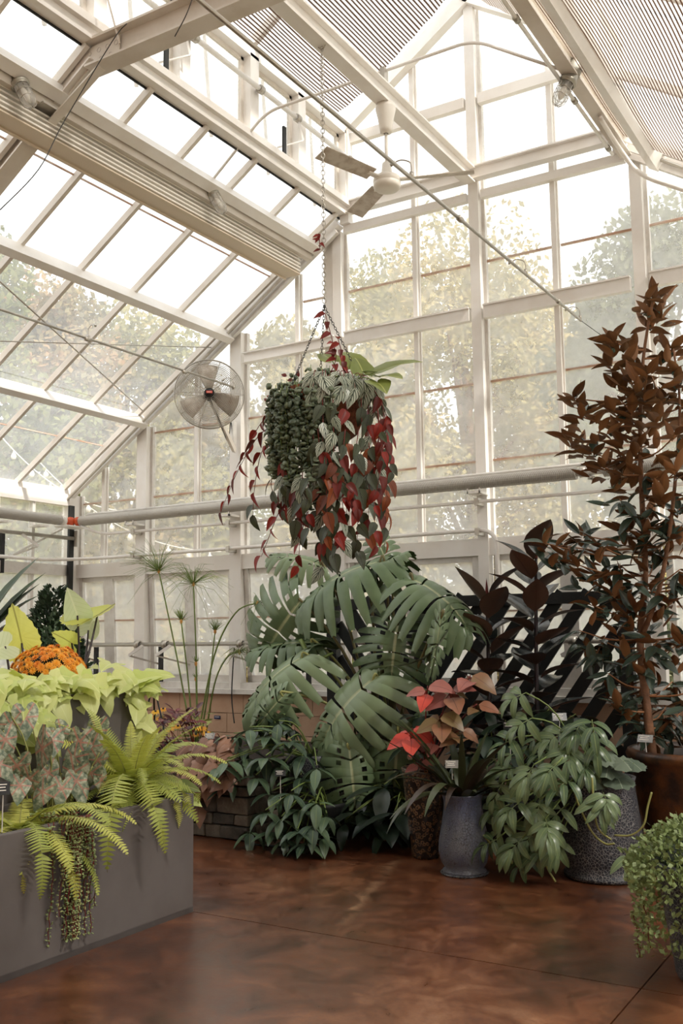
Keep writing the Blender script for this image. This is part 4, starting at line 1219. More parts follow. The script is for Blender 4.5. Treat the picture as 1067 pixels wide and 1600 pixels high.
for k in range(3):
    an = radians(20 + 120 * k)
    e = BC + RTh * cos(an) * .28 + TCh * sin(an) * .28 + V(0, 0, 3.10)
    m = MB(); n = 34
    dd = (e - HK).normalized()
    for i in range(n):
        p = HK.lerp(e, i / (n - 1))
        q = dd.to_track_quat('Y', 'Z').to_matrix() @ Matrix.Rotation(pi / 2 if i % 2 else 0, 3, 'Y')
        m.torus(p, .0125, .0022, q, 8, 4, .6)
    m.build('hanger_chain', M['wire'], hb_, True)
# small round-leaved strands over the left side
def strand_me(name, L, mat, size, step, seed, smat=None, spread=.02):
    r = random.Random(seed); m = MB(); pts = []; x = y = 0
    n = int(L / step)
    for k in range(n + 1):
        pts.append(V(x, y, -k * step)); x += r.uniform(-.006, .006); y += r.uniform(-.006, .006)
    m.tube(pts, .0022, 4)
    for k in range(len(m.f)): m.mi[k] = 1
    for k in range(1, n + 1):
        for s in range(2):
            a = r.uniform(0, 2 * pi); d = V(cos(a), sin(a), r.uniform(-.4, .5)); sz = size * r.uniform(.7, 1.2)
            q = d.to_track_quat('Z', 'Y').to_matrix()
            p = pts[k] + d * spread
            b0 = len(m.f)
            m.lathe([(0, -sz * .35), (sz * .8, -sz * .2), (sz, sz * .1), (0, sz * .4)], p, 6, q @ Matrix.Rotation(r.random() * 3, 3, 'X'))
    return m.mesh(name, [mat, smat or M['greenstem']], True)
SM = [strand_me('trailing_strand', L, M['lf_small'], .023, .033, 60 + i, None, .028) for i, L in enumerate((.14, .3, .45, .62, .78))]
for k in range(110):
    th = radians(R.uniform(78, 215)); ring = R.random()
    if k < 40:
        rr = R.uniform(.05, .30); p = BC + RTh * (cos(th) * rr) + TCh * (sin(th) * rr) + V(0, 0, 3.20 - .5 * max(0, rr - .15) + R.uniform(-.02, .06)); me = SM[0]
    else:
        rr = R.uniform(.27, .37); p = BC + RTh * (cos(th) * rr) + TCh * (sin(th) * rr) + V(0, 0, R.uniform(2.95, 3.14))
        me = SM[R.choice([1, 2, 2, 3, 3, 4] if cos(th) > -.75 else [1, 2, 2])]
    link('trailing_strand', me, hb_, Matrix.Translation(p) @ Matrix.Rotation(R.random() * 6, 4, 'Z'))
# leafy vines
def vine(pts, kinds, step, size, rs, stemmat='redstem', outw=None, jit=.6):
    P = smooth_path(pts, 6)
    MB().tube(P, .0035, 5, True, .0015).build('vine_stem', M[stemmat], hb_, True)
    acc = 0; side = 1
    for a, b in zip(P[:-1], P[1:]):
        acc += (b - a).length
        if acc >= step:
            acc = 0; side = -side
            kd = rs.choice(kinds); o = V(b.x - XC, b.y - 5.4, 0)
            o = (o.normalized() if o.length > .02 else TCh) * .5 + TCh * .5
            d = (b - a).normalized() * .35 + V(0, 0, -.75) + RTh * (side * rs.uniform(.15, .7)) + o * rs.uniform(.0, .5)
            n = o + V(0, 0, .35) + V(rs.uniform(-jit, jit), rs.uniform(-jit, jit), rs.uniform(-.2, .3))
            put(rs.choice(ME[kd]), hb_, b + o * .01, d, n, size * rs.uniform(.75, 1.2), 'red_leaf' if kd == 'red' else 'leaf')
for k in range(30):
    dg = -40 + 145 * k / 29 + R.uniform(-4, 4); th = radians(dg); c, s = cos(th), sin(th)
    L = R.uniform(.35, 1.0) if dg > 15 else R.uniform(.3, .75)
    st_ = BC + RTh * c * .2 + TCh * s * .2 + V(0, 0, 3.12)
    o = RTh * c + TCh * s
    ex = R.uniform(.04, .13)
    pts = [st_, st_ + o * .11 + V(0, 0, .05), st_ + o * (.12 + ex * .6) + V(0, 0, -.12), st_ + o * (.10 + ex) + V(0, 0, -.12 - L * .45), st_ + o * (.06 + ex * .8) + V(R.uniform(-.04, .04), R.uniform(-.04, .04), -.15 - L)]
    if k % 2: vine(pts[:3], ['cis'], .07, .14, R)
    if k % 3 == 0: vine(pts[2:], ['cis', 'cisd', 'cisd', 'rusty', 'red'] if dg > 20 else ['rusty', 'rusty', 'cisd', 'red'], .062, .125, R)
    elif L > .45: vine(pts[3:] , ['cisd', 'cisd', 'cis', 'red', 'rusty', 'cisd'], .058, .13, R)
for k in range(15):      # vines escaping from under the small-leaved mass
    dg = 70 + 105 * k / 14; th = radians(dg); c, s = cos(th), sin(th); o = RTh * c + TCh * s
    L = R.uniform(.35, .62) * (1.0 if dg < 135 else .6); z0 = R.uniform(2.45, 2.7)
    st_ = BC + o * R.uniform(.22, .34) + V(0, 0, z0)
    vine([st_, st_ + o * .03 + V(0, 0, -L * .4), st_ + o * R.uniform(-.06, .06) + V(R.uniform(-.03, .03), 0, -L)], ['cisd', 'cisd', 'red', 'cis'], .055, .125, R)
def pv(l, Y): return [at(x, y, Y) for x, y in l]
for l, Y, kd in (([(440, 660), (405, 680), (372, 735), (345, 800)], 5.35, ['red', 'cisd', 'red']), ([(445, 690), (412, 700), (398, 760), (395, 810)], 5.3, ['red', 'cisd']),
                 ([(430, 640), (405, 665), (382, 712)], 5.4, ['red', 'red', 'cisd']), ([(460, 770), (436, 800), (416, 850), (408, 870)], 5.25, ['red']),
                 ([(585, 610), (604, 650), (602, 690), (612, 738)], 5.4, ['red', 'cisd']), ([(590, 640), (596, 720), (585, 790), (588, 860)], 5.25, ['cisd', 'red']),
                 ([(500, 720), (520, 745), (545, 760), (560, 800)], 5.12, ['red']), ([(480, 800), (470, 840), (465, 890)], 5.2, ['cisd', 'red'])):
    vine(pv(l, Y), kd, .05, .11, R)
# red shoots climbing the chain, reddish sprigs on the left shoulder
for l in ([(515, 585), (525, 560), (520, 535), (508, 490)], [(500, 390), (499, 375), (498, 365)], [(540, 580), (535, 555), (528, 530)]):
    P = pv(l, 5.36)
    MB().tube(smooth_path(P, 4), .003, 5).build('vine_stem', M['redstem'], hb_, True)
    for p in smooth_path(P, 3):
        put(R.choice(ME['red']), hb_, p, V(R.uniform(-.5, .5), R.uniform(-.5, 0), R.uniform(-1, .1)), TCh + V(0, 0, .5), R.uniform(.05, .10) if l[0][0] > 505 else .05, 'red_leaf')
for px, py in ((448, 588), (458, 594), (465, 590), (425, 622), (420, 628), (432, 616)):
    put(ME['red'][0], hb_, at(px, py, 5.35), V(R.uniform(-.8, .2), 0, R.uniform(.0, .7)), TCh, .055, 'red_leaf')
# lime philodendron on the right shoulder
for b, tpx, tY, s in (((575, 590), (635, 557), 5.5, .30), ((572, 592), (600, 600), 5.2, .2), ((570, 590), (560, 560), 5.45, .2), ((560, 588), (545, 548), 5.5, .24), ((540, 590), (505, 548), 5.5, .2), ((578, 595), (618, 580), 5.3, .22), ((500, 600), (478, 590), 5.3, .13), ((540, 600), (528, 582), 5.2, .13)):
    p0 = V(XC + .1, 5.4, 3.1); p2 = at(tpx[0], tpx[1], tY); d = (p2 - at(b[0], b[1], 5.4)).normalized()
    pb = p2 - d * s * .7
    stem(hb_, [p0, p0.lerp(pb, .6) + V(0, 0, .05), pb], .006, .004, M['greenstem'], 'petiole')
    put(ME['phil'][0], hb_, pb, d + V(0, 0, -.15), V(0, 0, 1) + TCh * .5, s, 'lime_leaf')

# ================================================================== MONSTERA
mo = thing('monstera_plant', 'huge split-leaf monstera arching in front of the black lattice', 'plant', (-3.95, 7.0, 0))
CR = at(600, 1190, 7.0)
pot_thing(mo, [(0, 0), (.22, 0), (.25, .1), (.28, .45), (.30, .46), (.27, .47), (.26, .42)], (-3.95, 7.0, 0), M['black'], .42, .26)
stem(mo, [V(-3.95, 7.0, .4), V(-3.9, 6.98, .7), at(585, 1090, 7.0), at(600, 1040, 7.05)], .05, .03, M['petiole'], 'stem')
MON = [  # leaf base px, Y, tip px, Y, variant, normal lift, width
    ((600, 878), 6.95, (452, 935), 6.55, 0, .9, 1.0), ((640, 905), 6.9, (752, 978), 6.6, 0, .9, .95), ((622, 972), 6.75, (606, 1078), 6.45, 1, .55, 1.35),
    ((588, 1058), 6.65, (476, 1172), 6.25, 0, .7, 1.1), ((478, 1025), 6.7, (362, 1112), 6.4, 0, .8, .9), ((468, 940), 6.9, (392, 1046), 6.75, 1, .25, 1.15),
    ((492, 1005), 6.95, (388, 1020), 6.7, 2, .9, .9), ((545, 1165), 6.5, (560, 1300), 6.3, 1, .2, 1.0), ((622, 1140), 6.65, (612, 1282), 6.5, 1, .15, 1.0),
    ((612, 900), 7.15, (585, 832), 7.2, 2, .3, .9), ((505, 885), 7.1, (420, 868), 6.9, 2, .8, .8), ((445, 1085), 6.5, (385, 1150), 6.3, 1, .25, .8),
    ((690, 962), 6.6, (672, 1062), 6.45, 2, .1, .35), ((575, 900), 7.0, (640, 862), 6.9, 2, .9, .8)]
for (b, by, tp, ty, var, lift, wd) in MON:
    pb, pt = at(b[0], b[1], by), at(tp[0], tp[1], by + (ty - by) * .5); d = pt - pb; L = d.length
    q = CR + V(R.uniform(-.08, .08), R.uniform(-.05, .05), R.uniform(-.1, .15))
    stem(mo, [q, q.lerp(pb, .55) + V(0, .05, .12), pb + V(0, 0, .02), pb + d * .05], .014, .009, M['palestem'] if b[1] > 1000 else M['petiole'], 'petiole')
    put(ME['mon'][var], mo, pb, d, TOCAM(pb) * (1 - lift) + V(0, 0, 1) * lift + TOCAM(pb) * .25, L * .95, 'leaf', L * .9 * wd)
stem(mo, [at(520, 1020, 6.9), at(490, 1030, 6.8), at(470, 1000, 6.85)], .011, .02, M['greenstem'], 'shoot')
# new pale leaf, folded
put(ME['strap'][1], mo, at(698, 985, 6.55), at(655, 1078, 6.4) - at(698, 985, 6.55), RTh, .5, 'leaf', 3.0)
for k in range(7):
    p = at(590 + R.uniform(-40, 40), 1090, 6.9)
    stem(mo, [p, p + V(R.uniform(-.05, .05), -.05, -.3), p + V(R.uniform(-.1, .1), -.08, -.75)], .006, .004, M['petiole'], 'aerial_root')

# ================================================================== LATTICE
la = thing('lattice_screen', 'black wooden lattice screen with diagonal slats behind the rubber plants', 'lattice', (-3.45, 7.6, 0))
lx0, lx1, lz0, lz1, LYy = -4.72, -2.10, .12, 1.83, 7.60
for x in (lx0, lx1): MB().b2(x - .05, x + .05, LYy - .04, LYy + .04, 0, lz1).build('post', M['lattice'], la)
MB().b2(lx0, lx1, LYy - .035, LYy + .035, lz1 - .09, lz1).build('top_rail', M['lattice'], la)
MB().b2(lx0, lx1, LYy - .035, LYy + .035, lz0, lz0 + .09).build('bottom_rail', M['lattice'], la)
xm = -3.86
MB().b2(xm - .04, xm + .04, LYy - .03, LYy + .03, lz0, lz1).build('stile', M['lattice'], la)
def slats(xa, xb, sgn):
    H = lz1 - lz0; sp = .215; k = -12
    while k < 24:
        x0 = xa + k * sp                                # line x = x0 + sgn*(z-lz0)*.72
        pts = []
        sl_ = .72 * sgn
        za, zb = lz0, lz1
        # clip to xa..xb
        f = lambda z: x0 + sl_ * (z - lz0)
        lo, hi = (xa - x0) / sl_ + lz0, (xb - x0) / sl_ + lz0
        if lo > hi: lo, hi = hi, lo
        za, zb = max(za, lo), min(zb, hi)
        if zb - za > .06:
            MB().bar((f(za), LYy, za), (f(zb), LYy, zb), .02, .098, (0, 0, 1)).build('slat', M['lattice'], la)
        k += 1
slats(lx0 + .05, xm - .04, -1); slats(xm + .04, lx1 - .05, 1)

# ================================================================== RUBBER PLANTS
def rubber(label, x, y, ztop, n, L, seed, zlow=.45):
    r = random.Random(seed)
    t = thing('rubber_plant', label, 'plant', (x, y, 0), 'dark rubber plants')
    pot_thing(t, [(0, 0), (.15, 0), (.19, .3), (.205, .3), (.205, .33), (.18, .33), (.17, .28)], (x, y, 0), M['black'], .29, .17)
    S_ = [V(x, y, .28), V(x + r.uniform(-.02, .02), y, ztop * .5), V(x + r.uniform(-.03, .03), y - .02, ztop - .12)]
    stem(t, S_, .02, .012, M['darkstem'])
    for k in range(n):
        u = k / (n - 1); z = zlow + (ztop - .14 - zlow) * u
        p = V(x, y, z) + V(0, -.02 * u, 0)
        az = k * 2.4 + seed; el = .1 + .75 * u + r.uniform(-.15, .15)
        d = ground_dir(az, el)
        put(r.choice(ME['rub']), t, p + V(d.x, d.y, 0) * .03, d, V(0, 0, 1) - d * .3, L * r.uniform(.85, 1.1))
    tip = V(S_[2].x, S_[2].y, ztop - .13)
    MB().lathe([(.012, 0), (.014, .03), (.006, .10), (0, .14)], tip, 8).build('shoot_tip', M['redstem'], t, True)
    return t
rubber('shorter dark rubber plant with a pink shoot tip beside the monstera', -3.02, 7.12, 1.93, 26, .38, 3)
rubber('taller dark rubber plant with brown leaf undersides at the middle of the lattice', -2.64, 7.12, 2.20, 34, .40, 8)

# ================================================================== MAGNOLIA IN RUSTY POT
MP = V(-1.46, 6.85, 0)
mg = thing('potted_magnolia', 'bronze-leaved magnolia tree in a wide rusty brown pot at the right', 'potted tree', MP)
pot_thing(mg, [(0, 0), (.27, 0), (.32, .06), (.41, .45), (.425, .66), (.445, .68), (.46, .72), (.445, .75), (.41, .75), (.39, .70), (.385, .66)], MP, M['rust_pot'], .66, .39)
TR = [V(-1.72, 6.72, .66), at(1010, 1100, 6.75), at(1000, 1000, 6.8), at(1008, 900, 6.8), at(1003, 780, 6.8), at(1000, 680, 6.8), at(1005, 560, 6.8), at(1020, 470, 6.8)]
stem(mg, TR, .032, .008, M['bark'], 'trunk', 8)
stem(mg, [TR[2], at(1030, 920, 6.7), at(1050, 800, 6.7), at(1062, 640, 6.75), at(1052, 545, 6.75)], .02, .006, M['bark'], 'trunk', 7)
TRs = smooth_path(TR, 8)
CL = [(1022, 466), (1030, 486), (985, 545), (1050, 545), (955, 530), (952, 575), (985, 592), (1012, 580), (1062, 585), (970, 625), (1002, 632), (1040, 625), (895, 622), (905, 650), (885, 685), (920, 705), (965, 675), (998, 690), (1055, 680), (940, 728), (975, 735), (1012, 740), (1058, 735), (968, 780), (1020, 790), (1062, 795), (848, 848), (875, 852), (905, 835), (932, 850), (968, 828), (1005, 835), (1050, 838), (895, 880), (930, 898), (968, 882), (1020, 885), (1062, 890), (925, 945), (955, 930), (990, 950), (1045, 945), (905, 985), (940, 1000), (975, 1010), (1030, 1000), (1062, 1005), (950, 1052), (1005, 1060), (1050, 1065), (985, 1110), (1040, 1105), (960, 1095), (1062, 1115), (1100, 620), (1112, 720), (1098, 810), (1115, 900), (1100, 980), (1110, 1070)]
MAGX = []
for k, (px, py) in enumerate(CL):
    Yc = 6.8 + R.uniform(-.32, .25)
    p = at(px, py, Yc)
    low = [q for q in TRs if q.z < p.z - .05] or TRs[:3]
    a = min(low, key=lambda q: (q - p).length)
    stem(mg, [a, a.lerp(p, .5) + V(0, 0, -.03), p], .008, .004, M['twig'], 'branch', 5, 4)
    g0 = (p - a).normalized() * .6 + V(0, 0, .5)
    n = 5
    droopy = py > 720 and R.random() < .5
    for j in range(n + 12):
        az = j * 2.4 + k
        e = R.uniform(-.3, 1.0) if not droopy else R.uniform(-1.3, -.1)
        d = (ground_dir(az, e) + g0 * .35).normalized()
        up = V(0, 0, 1) - d * d.z + TOCAM(p) * (-.45 if py < 780 else R.choice([-.3, .35, .5])) + V(R.uniform(-.4, .4), R.uniform(-.4, .4), 0)
        me = R.choice(ME['mag']); sc_ = R.uniform(.14, .19); bp0 = p - g0.normalized() * .012 * j
        if j < n: put(me, mg, bp0, d, up, sc_)
        else: MAGX.append((me, frame(bp0 + V(R.uniform(-.08, .08), R.uniform(-.08, .08), R.uniform(-.10, .03)), d, up, sc_)))
m = MB()
for me, mw in MAGX:
    b = len(m.v); m.v += [mw @ v.co for v in me.vertices]
    ul = me.uv_layers[0].data
    for pl in me.polygons:
        m.face([b + q for q in pl.vertices], pl.material_index, [tuple(ul[l].uv) for l in pl.loop_indices])
tag(m.build('inner_foliage', [M['lf_mag'], M['lf_mag_b']], mg, True), None, None, None, 'stuff')

# ================================================================== POTS IN THE MIDDLE
# tall dark ringed pot with copper leaves
tp = V(-3.17, 6.27, 0)
t = thing('potted_copperleaf', 'coral and copper leaved plant in a tall dark ring-textured pot', 'potted plant', tp)
pot_thing(t, [(0, 0), (.085, 0), (.095, .02), (.125, .3), (.15, .56), (.158, .60), (.145, .60), (.135, .55)], tp, M['dark_glaze'], .55, .13)
for l, hub, kinds, n, sz, Y in (((660, 1205), (643, 1138), ['coral'], 6, .155, 6.0), ((672, 1200), (668, 1072), ['coral', 'pink'], 5, .15, 6.1), ((690, 1200), (705, 1075), ['pink', 'copper'], 6, .15, 6.15), ((690, 1205), (735, 1055), ['pink', 'copper'], 4, .16, 6.25), ((690, 1205), (690, 1115), ['copper'], 6, .15, 6.05), ((700, 1205), (720, 1140), ['copper'], 6, .14, 6.1), ((690, 1210), (678, 1150), ['copper', 'pink'], 5, .12, 6.05), ((700, 1205), (745, 1100), ['copper'], 4, .12, 6.2), ((670, 1205), (655, 1190), ['pink'], 3, .10, 6.1)):
    a, h = V(tp.x + R.uniform(-.05, .05), tp.y, .55), at(hub[0], hub[1], Y)
    stem(t, [a, a.lerp(h, .6) + V(0, 0, .05), h], .006, .004, M['redstem'])
    for j in range(n):
        d = ground_dir(j * 2 * pi / n + R.uniform(-.3, .3), R.uniform(-.55, .15))
        put(R.choice(ME[R.choice(kinds)]), t, h + d * .015 - V(0, 0, .012 * j), d, V(0, 0, 1) + TOCAM(h) * .8, sz * R.uniform(.95, 1.4))
# blue pot with straps
bp_ = V(-2.75, 5.98, 0)
t = thing('potted_strap_plant', 'dark strap-leaved plant in a small blue-grey crackle-glazed pot', 'potted plant', bp_)
pot_thing(t, [(0, .01), (.115, .01), (.135, .0), (.138, .025), (.12, .035), (.145, .07), (.163, .14), (.160, .2), (.14, .30), (.124, .40), (.122, .45), (.135, .485), (.138, .495), (.125, .49), (.112, .45)], bp_, M['blue_glaze'], .45, .11)
MB().lathe([(0, 0), (.15, 0), (.155, .008), (.145, .012), (0, .012)], bp_, 28).build('saucer', M['slate_glaze'], t, True)
for k in range(34):
    az = k * 2.4; el = R.uniform(.45, 1.35)
    put(R.choice(ME['strap']), t, bp_ + V(cos(az) * .04, sin(az) * .04, .45), ground_dir(az, el), V(0, 0, 1), R.uniform(.42, .72))
put(ME['strap'][2], t, bp_ + V(-.04, 0, .45), RTh * -1 + V(0, 0, .5), V(0, 0, 1), .5)
# big slate pot with fingered leaves
gp = V(-1.95, 6.32, 0)
t = thing('potted_fingerleaf', 'trailing finger-leaved plant in the large slate crackle-glazed pot', 'potted plant', gp)
pot_thing(t, [(0, .0), (.235, .0), (.25, .012), (.25, .03), (.235, .04), (.245, .10), (.25, .16), (.225, .4), (.205, .58), (.215, .61), (.195, .61), (.185, .56)], gp, M['slate_glaze'], .56, .18)
FL = [(805, 1100), (815, 1140), (835, 1160), (790, 1220), (770, 1240), (800, 1270), (775, 1300), (760, 1330), (800, 1330), (825, 1310), (830, 1270), (850, 1240), (820, 1215), (850, 1190), (870, 1165), (900, 1150), (925, 1145), (880, 1190), (845, 1345), (865, 1330), (870, 1280), (905, 1205), (860, 1215), (800, 1190), (885, 1240), (935, 1170), (780, 1275), (840, 1300), (815, 1355), (945, 1260), (930, 1270), (985, 1360), (790, 1170)]
CRW = gp + V(-.03, 0, .60)
for k, (px, py) in enumerate(FL):
    Yc = 6.02 - (.10 if py > 1200 else -.05) + R.uniform(-.12, .12)
    if px > 960: Yc = 5.75
    p = at(px, py, Yc); p.z = max(p.z, .10)
    out = V(p.x - CRW.x, p.y - CRW.y, 0)
    if out.length < .05: out = TCh * .05
    base = p - out.normalized() * .07 + V(0, 0, .07)
    if px < 930 or py < 1200:
        mid_ = CRW.lerp(base, .55) + V(0, 0, .10 if py < 1230 else .05); 
        if px > 960: mid_.z = .2
        stem(t, [CRW + V(R.uniform(-.08, .08), R.uniform(-.08, .08), -.03), mid_, base], .006, .0045, M['greenstem'], 'stem', 5, 4)
    d = out.normalized() * R.uniform(.35, .9) + V(0, 0, -.5 + R.uniform(-.2, .3)) + RTh * R.uniform(-.35, .35)
    put(R.choice(ME['pin']), t, base, d, V(0, 0, 1) + TCh * .6, R.uniform(.23, .31))
for l in ([(895, 1230), (905, 1260), (925, 1300), (945, 1318), (960, 1318)], [(925, 1215), (928, 1260), (935, 1295), (955, 1312)], [(960, 1305), (985, 1305), (1005, 1290), (1012, 1260), (1018, 1238)], [(755, 1305), (775, 1325), (795, 1330), (800, 1350)], [(845, 1320), (852, 1350), (868, 1378)]):
    MB().tube(smooth_path(pv(l, 5.95), 5), .006, 6).build('runner', M['palestem'], t, True)
# round scalloped leaves on the same pot side: own plant
t = thing('round_leaved_plant', 'low grey-green plant of scalloped round leaves beside the rusty pot', 'plant', V(-1.86, 6.25, .56))
for px, py, s in ((915, 1195, .15), (945, 1180, .18), (975, 1190, .17), (930, 1212, .2), (965, 1215, .2), (990, 1193, .14), (950, 1200, .18), (905, 1185, .12)):
    p = at(px, py, 6.12); b = V(-1.86, 6.25, .57)
    stem(t, [b, b.lerp(p, .6) + V(0, 0, .03), p], .005, .004, M['greenstem'], 'petiole', 5, 3)
    d = V(p.x - b.x, p.y - b.y, 0).normalized() + V(0, 0, -.35)
    put(ME['grey'][0], t, p - d * s * .4, d, V(0, 0, 1) + TCh * .5, s)
# front right bushy pot
fp = V(-.99, 4.72, 0)
t = thing('potted_bush', 'bushy pale green small-leaved plant in a dark pot at the right edge', 'potted plant', fp)
pot_thing(t, [(0, 0), (.15, 0), (.16, .02), (.2, .3), (.225, .46), (.24, .5), (.225, .5), (.21, .46)], fp, M['slate_glaze'], .46, .2)
m = MB()
for k in range(8200):
    a = R.uniform(0, 2 * pi); u = R.random(); v_ = R.random()
    if v_ < .5:
        ph = R.uniform(0, pi / 2); rr = .33 * cos(ph) * R.uniform(.75, 1.1); zz = .44 + .23 * sin(ph) * R.uniform(.8, 1.12)
    else:
        zz = .50 - .36 * u ** 1.1; rr = (.35 + .04 * sin(a * 5)) * R.uniform(.82, 1.1) - .07 * u
        if sin(a * 3 + 1) < -.2 and u > .5: continue
    p = fp + V(cos(a) * rr, sin(a) * rr, zz); o = V(cos(a), sin(a), .6)
    d = (o + V(R.gauss(0, .8), R.gauss(0, .8), R.gauss(0, .8))).normalized(); w = d.orthogonal().normalized()
    w = (Matrix.Rotation(R.random() * 6, 3, d) @ w); s = R.uniform(.016, .034); i = len(m.v)
    m.v += [p, p + d * s * .5 + w * s * .38, p + d * s, p + d * s * .5 - w * s * .38]
    m.face((i, i + 1, i + 2, i + 3), 0, [(.5, 0), (1, .5), (.5, 1), (0, .5)])
tag(m.build('foliage', M['lf_bush'], t), None, None, None, 'stuff')
BT = [strand_me('trailing_sprig', L, M['lf_bush'], .011, .018, 90 + i, M['redstem'], .012) for i, L in enumerate((.12, .2))]
for k in range(16):
    a = R.uniform(0, 2 * pi); link('trailing_sprig', BT[k % 2], t, Matrix.Translation(fp + V(cos(a) * .33, sin(a) * .33, R.uniform(.22, .4))))
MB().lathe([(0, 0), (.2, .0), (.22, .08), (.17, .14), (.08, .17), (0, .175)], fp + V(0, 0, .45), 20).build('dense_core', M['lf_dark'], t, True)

# ---- mid shrubs with glossy whorled leaves
def whorl_shrub(name, label, c, crown, spots, L, potr, poth, mat, seed, kd='whorl', nl=6):
    r = random.Random(seed); t = thing(name, label, 'plant', c)
    pot_thing(t, [(0, 0), (potr * .8, 0), (potr, poth * .9), (potr * 1.08, poth), (potr * .95, poth), (potr * .9, poth * .9)], c, mat, poth * .9, potr * .88)
    for px, py, Y in spots:
        p = at(px, py, Y + r.uniform(-.08, .08)); p.z = max(p.z, .09)
        b = Vector(crown) + V(r.uniform(-.05, .05), r.uniform(-.05, .05), 0)
        stem(t, [b, b.lerp(p, .5) + V(0, 0, .12), p + V(0, 0, .02)], .007, .004, M['greenstem'], 'stem', 5, 4)
        for j in range(nl):
            d = ground_dir(j * 2 * pi / nl + r.uniform(-.3, .3), r.uniform(-.6, .15))
            put(r.choice(ME[kd]), t, p + d * .012, d, V(0, 0, 1), L * r.uniform(.9, 1.4))
    return t
whorl_shrub('glossy_shrub', 'glossy dark green shrub of drooping leaves spilling over the stone bed corner', V(-4.32, 6.62, 0), V(-4.32, 6.6, .55),
            [(365, 1150, 6.15), (390, 1140, 6.2), (420, 1150, 6.25), (450, 1160, 6.2), (355, 1190, 6.05), (385, 1185, 6.1), (415, 1185, 6.1), (445, 1195, 6.1), (475, 1180, 6.2), (365, 1225, 6.05), (400, 1215, 6.1), (470, 1215, 6.1), (380, 1170, 6.2), (435, 1130, 6.4), (340, 1200, 6.0), (495, 1200, 6.2)], .17, .2, .6, M['slate_glaze'], 5)
whorl_shrub('glossy_shrub', 'low glossy dark shrub spreading over the floor under the plant tag', V(-4.08, 6.42, 0), V(-4.08, 6.4, .26),
            [(425, 1240, 6.0), (455, 1240, 6.0), (415, 1270, 5.95), (440, 1280, 5.9), (470, 1265, 5.95), (495, 1255, 6.05), (430, 1300, 5.9), (465, 1300, 5.85), (490, 1290, 5.95), (475, 1320, 5.85), (505, 1310, 5.95), (390, 1300, 6.0), (510, 1275, 6.1), (445, 1320, 5.85)], .15, .16, .28, M['black'], 6)
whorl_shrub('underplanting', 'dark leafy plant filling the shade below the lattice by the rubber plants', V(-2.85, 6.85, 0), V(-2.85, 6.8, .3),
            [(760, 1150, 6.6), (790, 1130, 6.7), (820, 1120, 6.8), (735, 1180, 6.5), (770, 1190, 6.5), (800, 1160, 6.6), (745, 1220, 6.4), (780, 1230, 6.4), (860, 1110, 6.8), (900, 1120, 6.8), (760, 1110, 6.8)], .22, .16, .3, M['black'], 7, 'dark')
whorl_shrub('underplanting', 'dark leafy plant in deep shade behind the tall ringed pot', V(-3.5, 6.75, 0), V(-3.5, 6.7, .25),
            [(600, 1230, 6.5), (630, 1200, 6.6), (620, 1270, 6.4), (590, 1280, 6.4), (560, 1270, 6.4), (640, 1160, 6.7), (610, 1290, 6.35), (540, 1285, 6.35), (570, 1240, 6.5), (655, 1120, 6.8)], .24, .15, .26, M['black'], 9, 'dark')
whorl_shrub('curly_herb', 'small dark ruffled herb beneath the lower monstera leaves', V(-4.75, 6.72, .5), V(-4.75, 6.7, .6),
            [(415, 1120, 6.5), (430, 1135, 6.4), (445, 1120, 6.5), (455, 1140, 6.4), (400, 1140, 6.4)], .09, .06, .09, M['black'], 12, 'dark', 8)
# ================================================================== STONE BED
R = random.Random(33)
sb = thing('stone_planter', 'raised bed of stacked grey ledge stones beside the grey planter', 'planter', (-5.4, 6.1, 0))
sx0, sx1, sy0, sy1, sz = -6.4, -4.55, 6.1, 7.86, .56
MB().b2(sx0, sx1 - .06, sy0 + .06, sy1, 0, sz - .06).build('core', M['mortar'] if False else M['soil'], sb)
z = .004; rowh = [.10, .085, .13, .075, .10, .065]
for ri, h in enumerate(rowh):
    x = sx1 + R.uniform(0, .012)
    while x > sx0 + .15:
        w = R.uniform(.13, .34); d = R.uniform(.0, .022)
        o = MB().b2(x - w + .006, x - .006, sy0 - d, sy0 + .09, z + .004, z + h - .005)
        o.v = [p + V(R.uniform(-.006, .006), R.uniform(-.008, .004), R.uniform(-.005, .005)) for p in o.v]
        ob = o.build('stone', M['stone'], sb); bv = ob.modifiers.new('b', 'BEVEL'); bv.width = .008; bv.segments = 2
        x -= w
    y = sy0 + .09
    while y < sy1 - .1:
        w = R.uniform(.16, .34)
        o = MB().b2(sx1 - .09, sx1 + R.uniform(0, .02), y + .006, min(y + w, sy1) - .006, z + .004, z + h - .005)
        o.v = [p + V(R.uniform(-.006, .006), R.uniform(-.005, .005), R.uniform(-.005, .005)) for p in o.v]
        ob = o.build('stone', M['stone'], sb); bv = ob.modifiers.new('b', 'BEVEL'); bv.width = .008; bv.segments = 2
        y += w
    z += h
MB().b2(sx0, sx1 - .1, sy0 + .1, sy1 - .02, sz - .07, sz - .02).build('soil', M['soil'], sb)
tag(MB().tube(smooth_path([(-4.45, 6.02, .008), (-4.25, 6.05, .008), (-4.05, 6.12, .008), (-3.9, 6.25, .008)]), .008, 6).build('drip_hose', M['black'], None, True), 'thin black hose lying on the floor at the stone bed', 'hose')
